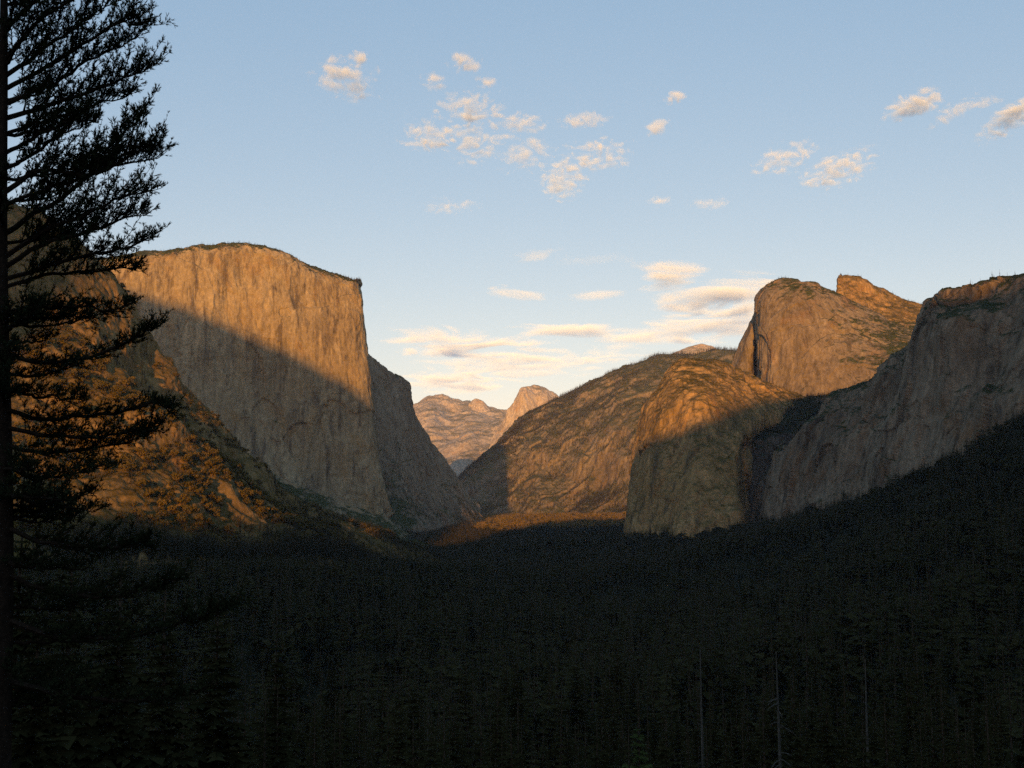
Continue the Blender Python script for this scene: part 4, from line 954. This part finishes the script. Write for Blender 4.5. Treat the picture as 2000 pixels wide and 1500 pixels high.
me_puff = mesh_np('cloud', SV, [SQ, ST], m_puff); me_band = mesh_np('cloud', SV, [SQ, ST], m_band)
def cloud(cx, cy_, w, h, od, cover, label, band=False, alt=4200):
    """od: optical depth along the view, cover: share of the patch that is vapour"""
    p = at(cx, cy_, 1.0) - np.array([0, 0, CAM_Z]); el = p[2]; D = (alt - CAM_Z) / el
    W = w * D / 4000 * 1.2; Hh = h * D / 4000 * 1.2
    dep = Hh / el; ver = min(.5 * Hh, 150 if band else 60)               # a thin sheet of vapour seen from below at a low angle
    o = link('cloud', me_band if band else me_puff, None, at(cx, cy_, D)); o.scale = (W, dep, ver)
    o.color = (od * (1.35 if band else .85) / (1.1 * ver / el) * 100, 0.625 - .3 * cover, 0, 1)
    tag(o, label, 'cloud')
cloud(680, 158, 170, 110, 1.6, .62, 'white cloud puff highest at upper left, apart from the broken patch')
cloud(702, 112, 60, 34, 1.5, .7, 'tiny white cloud just above the upper left puff')
cloud(910, 123, 80, 52, 1.6, .75, 'small peaked cloud puff above the broken patch')
cloud(848, 160, 64, 48, 1.4, .7, 'small cloud puff at the upper left of the broken patch')
cloud(946, 160, 60, 32, 1.0, .6, 'faint cloud tuft between the peaked puff and the broken patch')
cloud(920, 215, 170, 110, 1.6, .6, 'upper left piece of the broken cloud patch')
cloud(840, 270, 160, 80, 1.6, .6, 'leftmost piece of the broken cloud patch')
cloud(925, 278, 170, 110, 1.5, .58, 'lower left piece of the broken cloud patch')
cloud(1020, 240, 130, 60, 1.4, .6, 'thin upper middle piece of the broken cloud patch')
cloud(1025, 305, 160, 110, 1.3, .55, 'lower middle piece of the broken cloud patch')
cloud(1140, 236, 150, 44, 1.4, .62, 'long flat upper right piece of the broken cloud patch')
cloud(1165, 305, 170, 90, 1.5, .6, 'right piece of the broken cloud patch')
cloud(1102, 352, 110, 110, 1.7, .68, 'slanting lowest piece of the broken cloud patch')
cloud(1317, 191, 52, 30, 1.6, .8, 'tiny oval cloud right of the broken patch')
cloud(1285, 250, 56, 40, 1.3, .7, 'tiny cloud wisp below the tiny oval cloud')
cloud(1528, 312, 140, 100, 1.4, .6, 'pale cloud puff, left one of the pair over the right cliffs')
cloud(1636, 335, 150, 110, 1.7, .66, 'bright cloud puff, right one of the pair over the right cliffs')
cloud(1780, 206, 120, 80, 1.8, .74, 'white winged cloud puff at upper right')
cloud(1866, 216, 76, 86, 1.3, .64, 'broken cloud scrap right of the winged puff')
cloud(1915, 197, 90, 34, 1.1, .62, 'thin cloud scrap near the right edge')
cloud(1992, 224, 120, 130, 1.8, .76, 'white cloud puff cut by the right edge of the view')
cloud(880, 403, 150, 40, .7, .55, 'faint low wisp under the left of the broken patch')
cloud(1290, 393, 70, 34, .7, .6, 'faint tuft under the right of the broken patch')
cloud(1390, 397, 110, 30, .7, .55, 'faint flat wisp over the wooded skyline')
cloud(1160, 508, 330, 60, .9, .55, 'thin arched cloud wisp above the end of the valley', True)
cloud(1310, 542, 170, 76, 1.6, .75, 'cream hump at the left end of the larger cloud beside the rounded peak', True)
cloud(1410, 582, 330, 100, 2.0, .78, 'larger cream cloud with grey underside left of the rounded peak', True)
cloud(1400, 640, 330, 80, 1.5, .7, 'greyish cloud layer touching the wooded skyline', True)
cloud(1100, 646, 330, 36, 1.6, .72, 'long bright cloud streak over the middle of the valley', True)
cloud(1280, 656, 330, 50, 1.3, .68, 'cloud streak running right towards the bald dome', True)
cloud(880, 676, 290, 80, 1.4, .7, 'grey cloud band beside the shaded cliff shoulder', True)
cloud(1020, 712, 430, 90, 1.5, .72, 'wide grey cloud band sloping down behind the half dome', True)
cloud(890, 750, 250, 56, 1.7, .76, 'low cream cloud just above the far mountain', True)
cloud(1010, 573, 200, 40, .9, .6, 'faint small cloud streak high between the cliffs', True)
cloud(1160, 575, 160, 34, .8, .6, 'faint small streak left of the larger cream cloud', True)
cloud(1210, 692, 260, 40, .9, .62, 'faint cloud streak just above the wooded ridge', True)
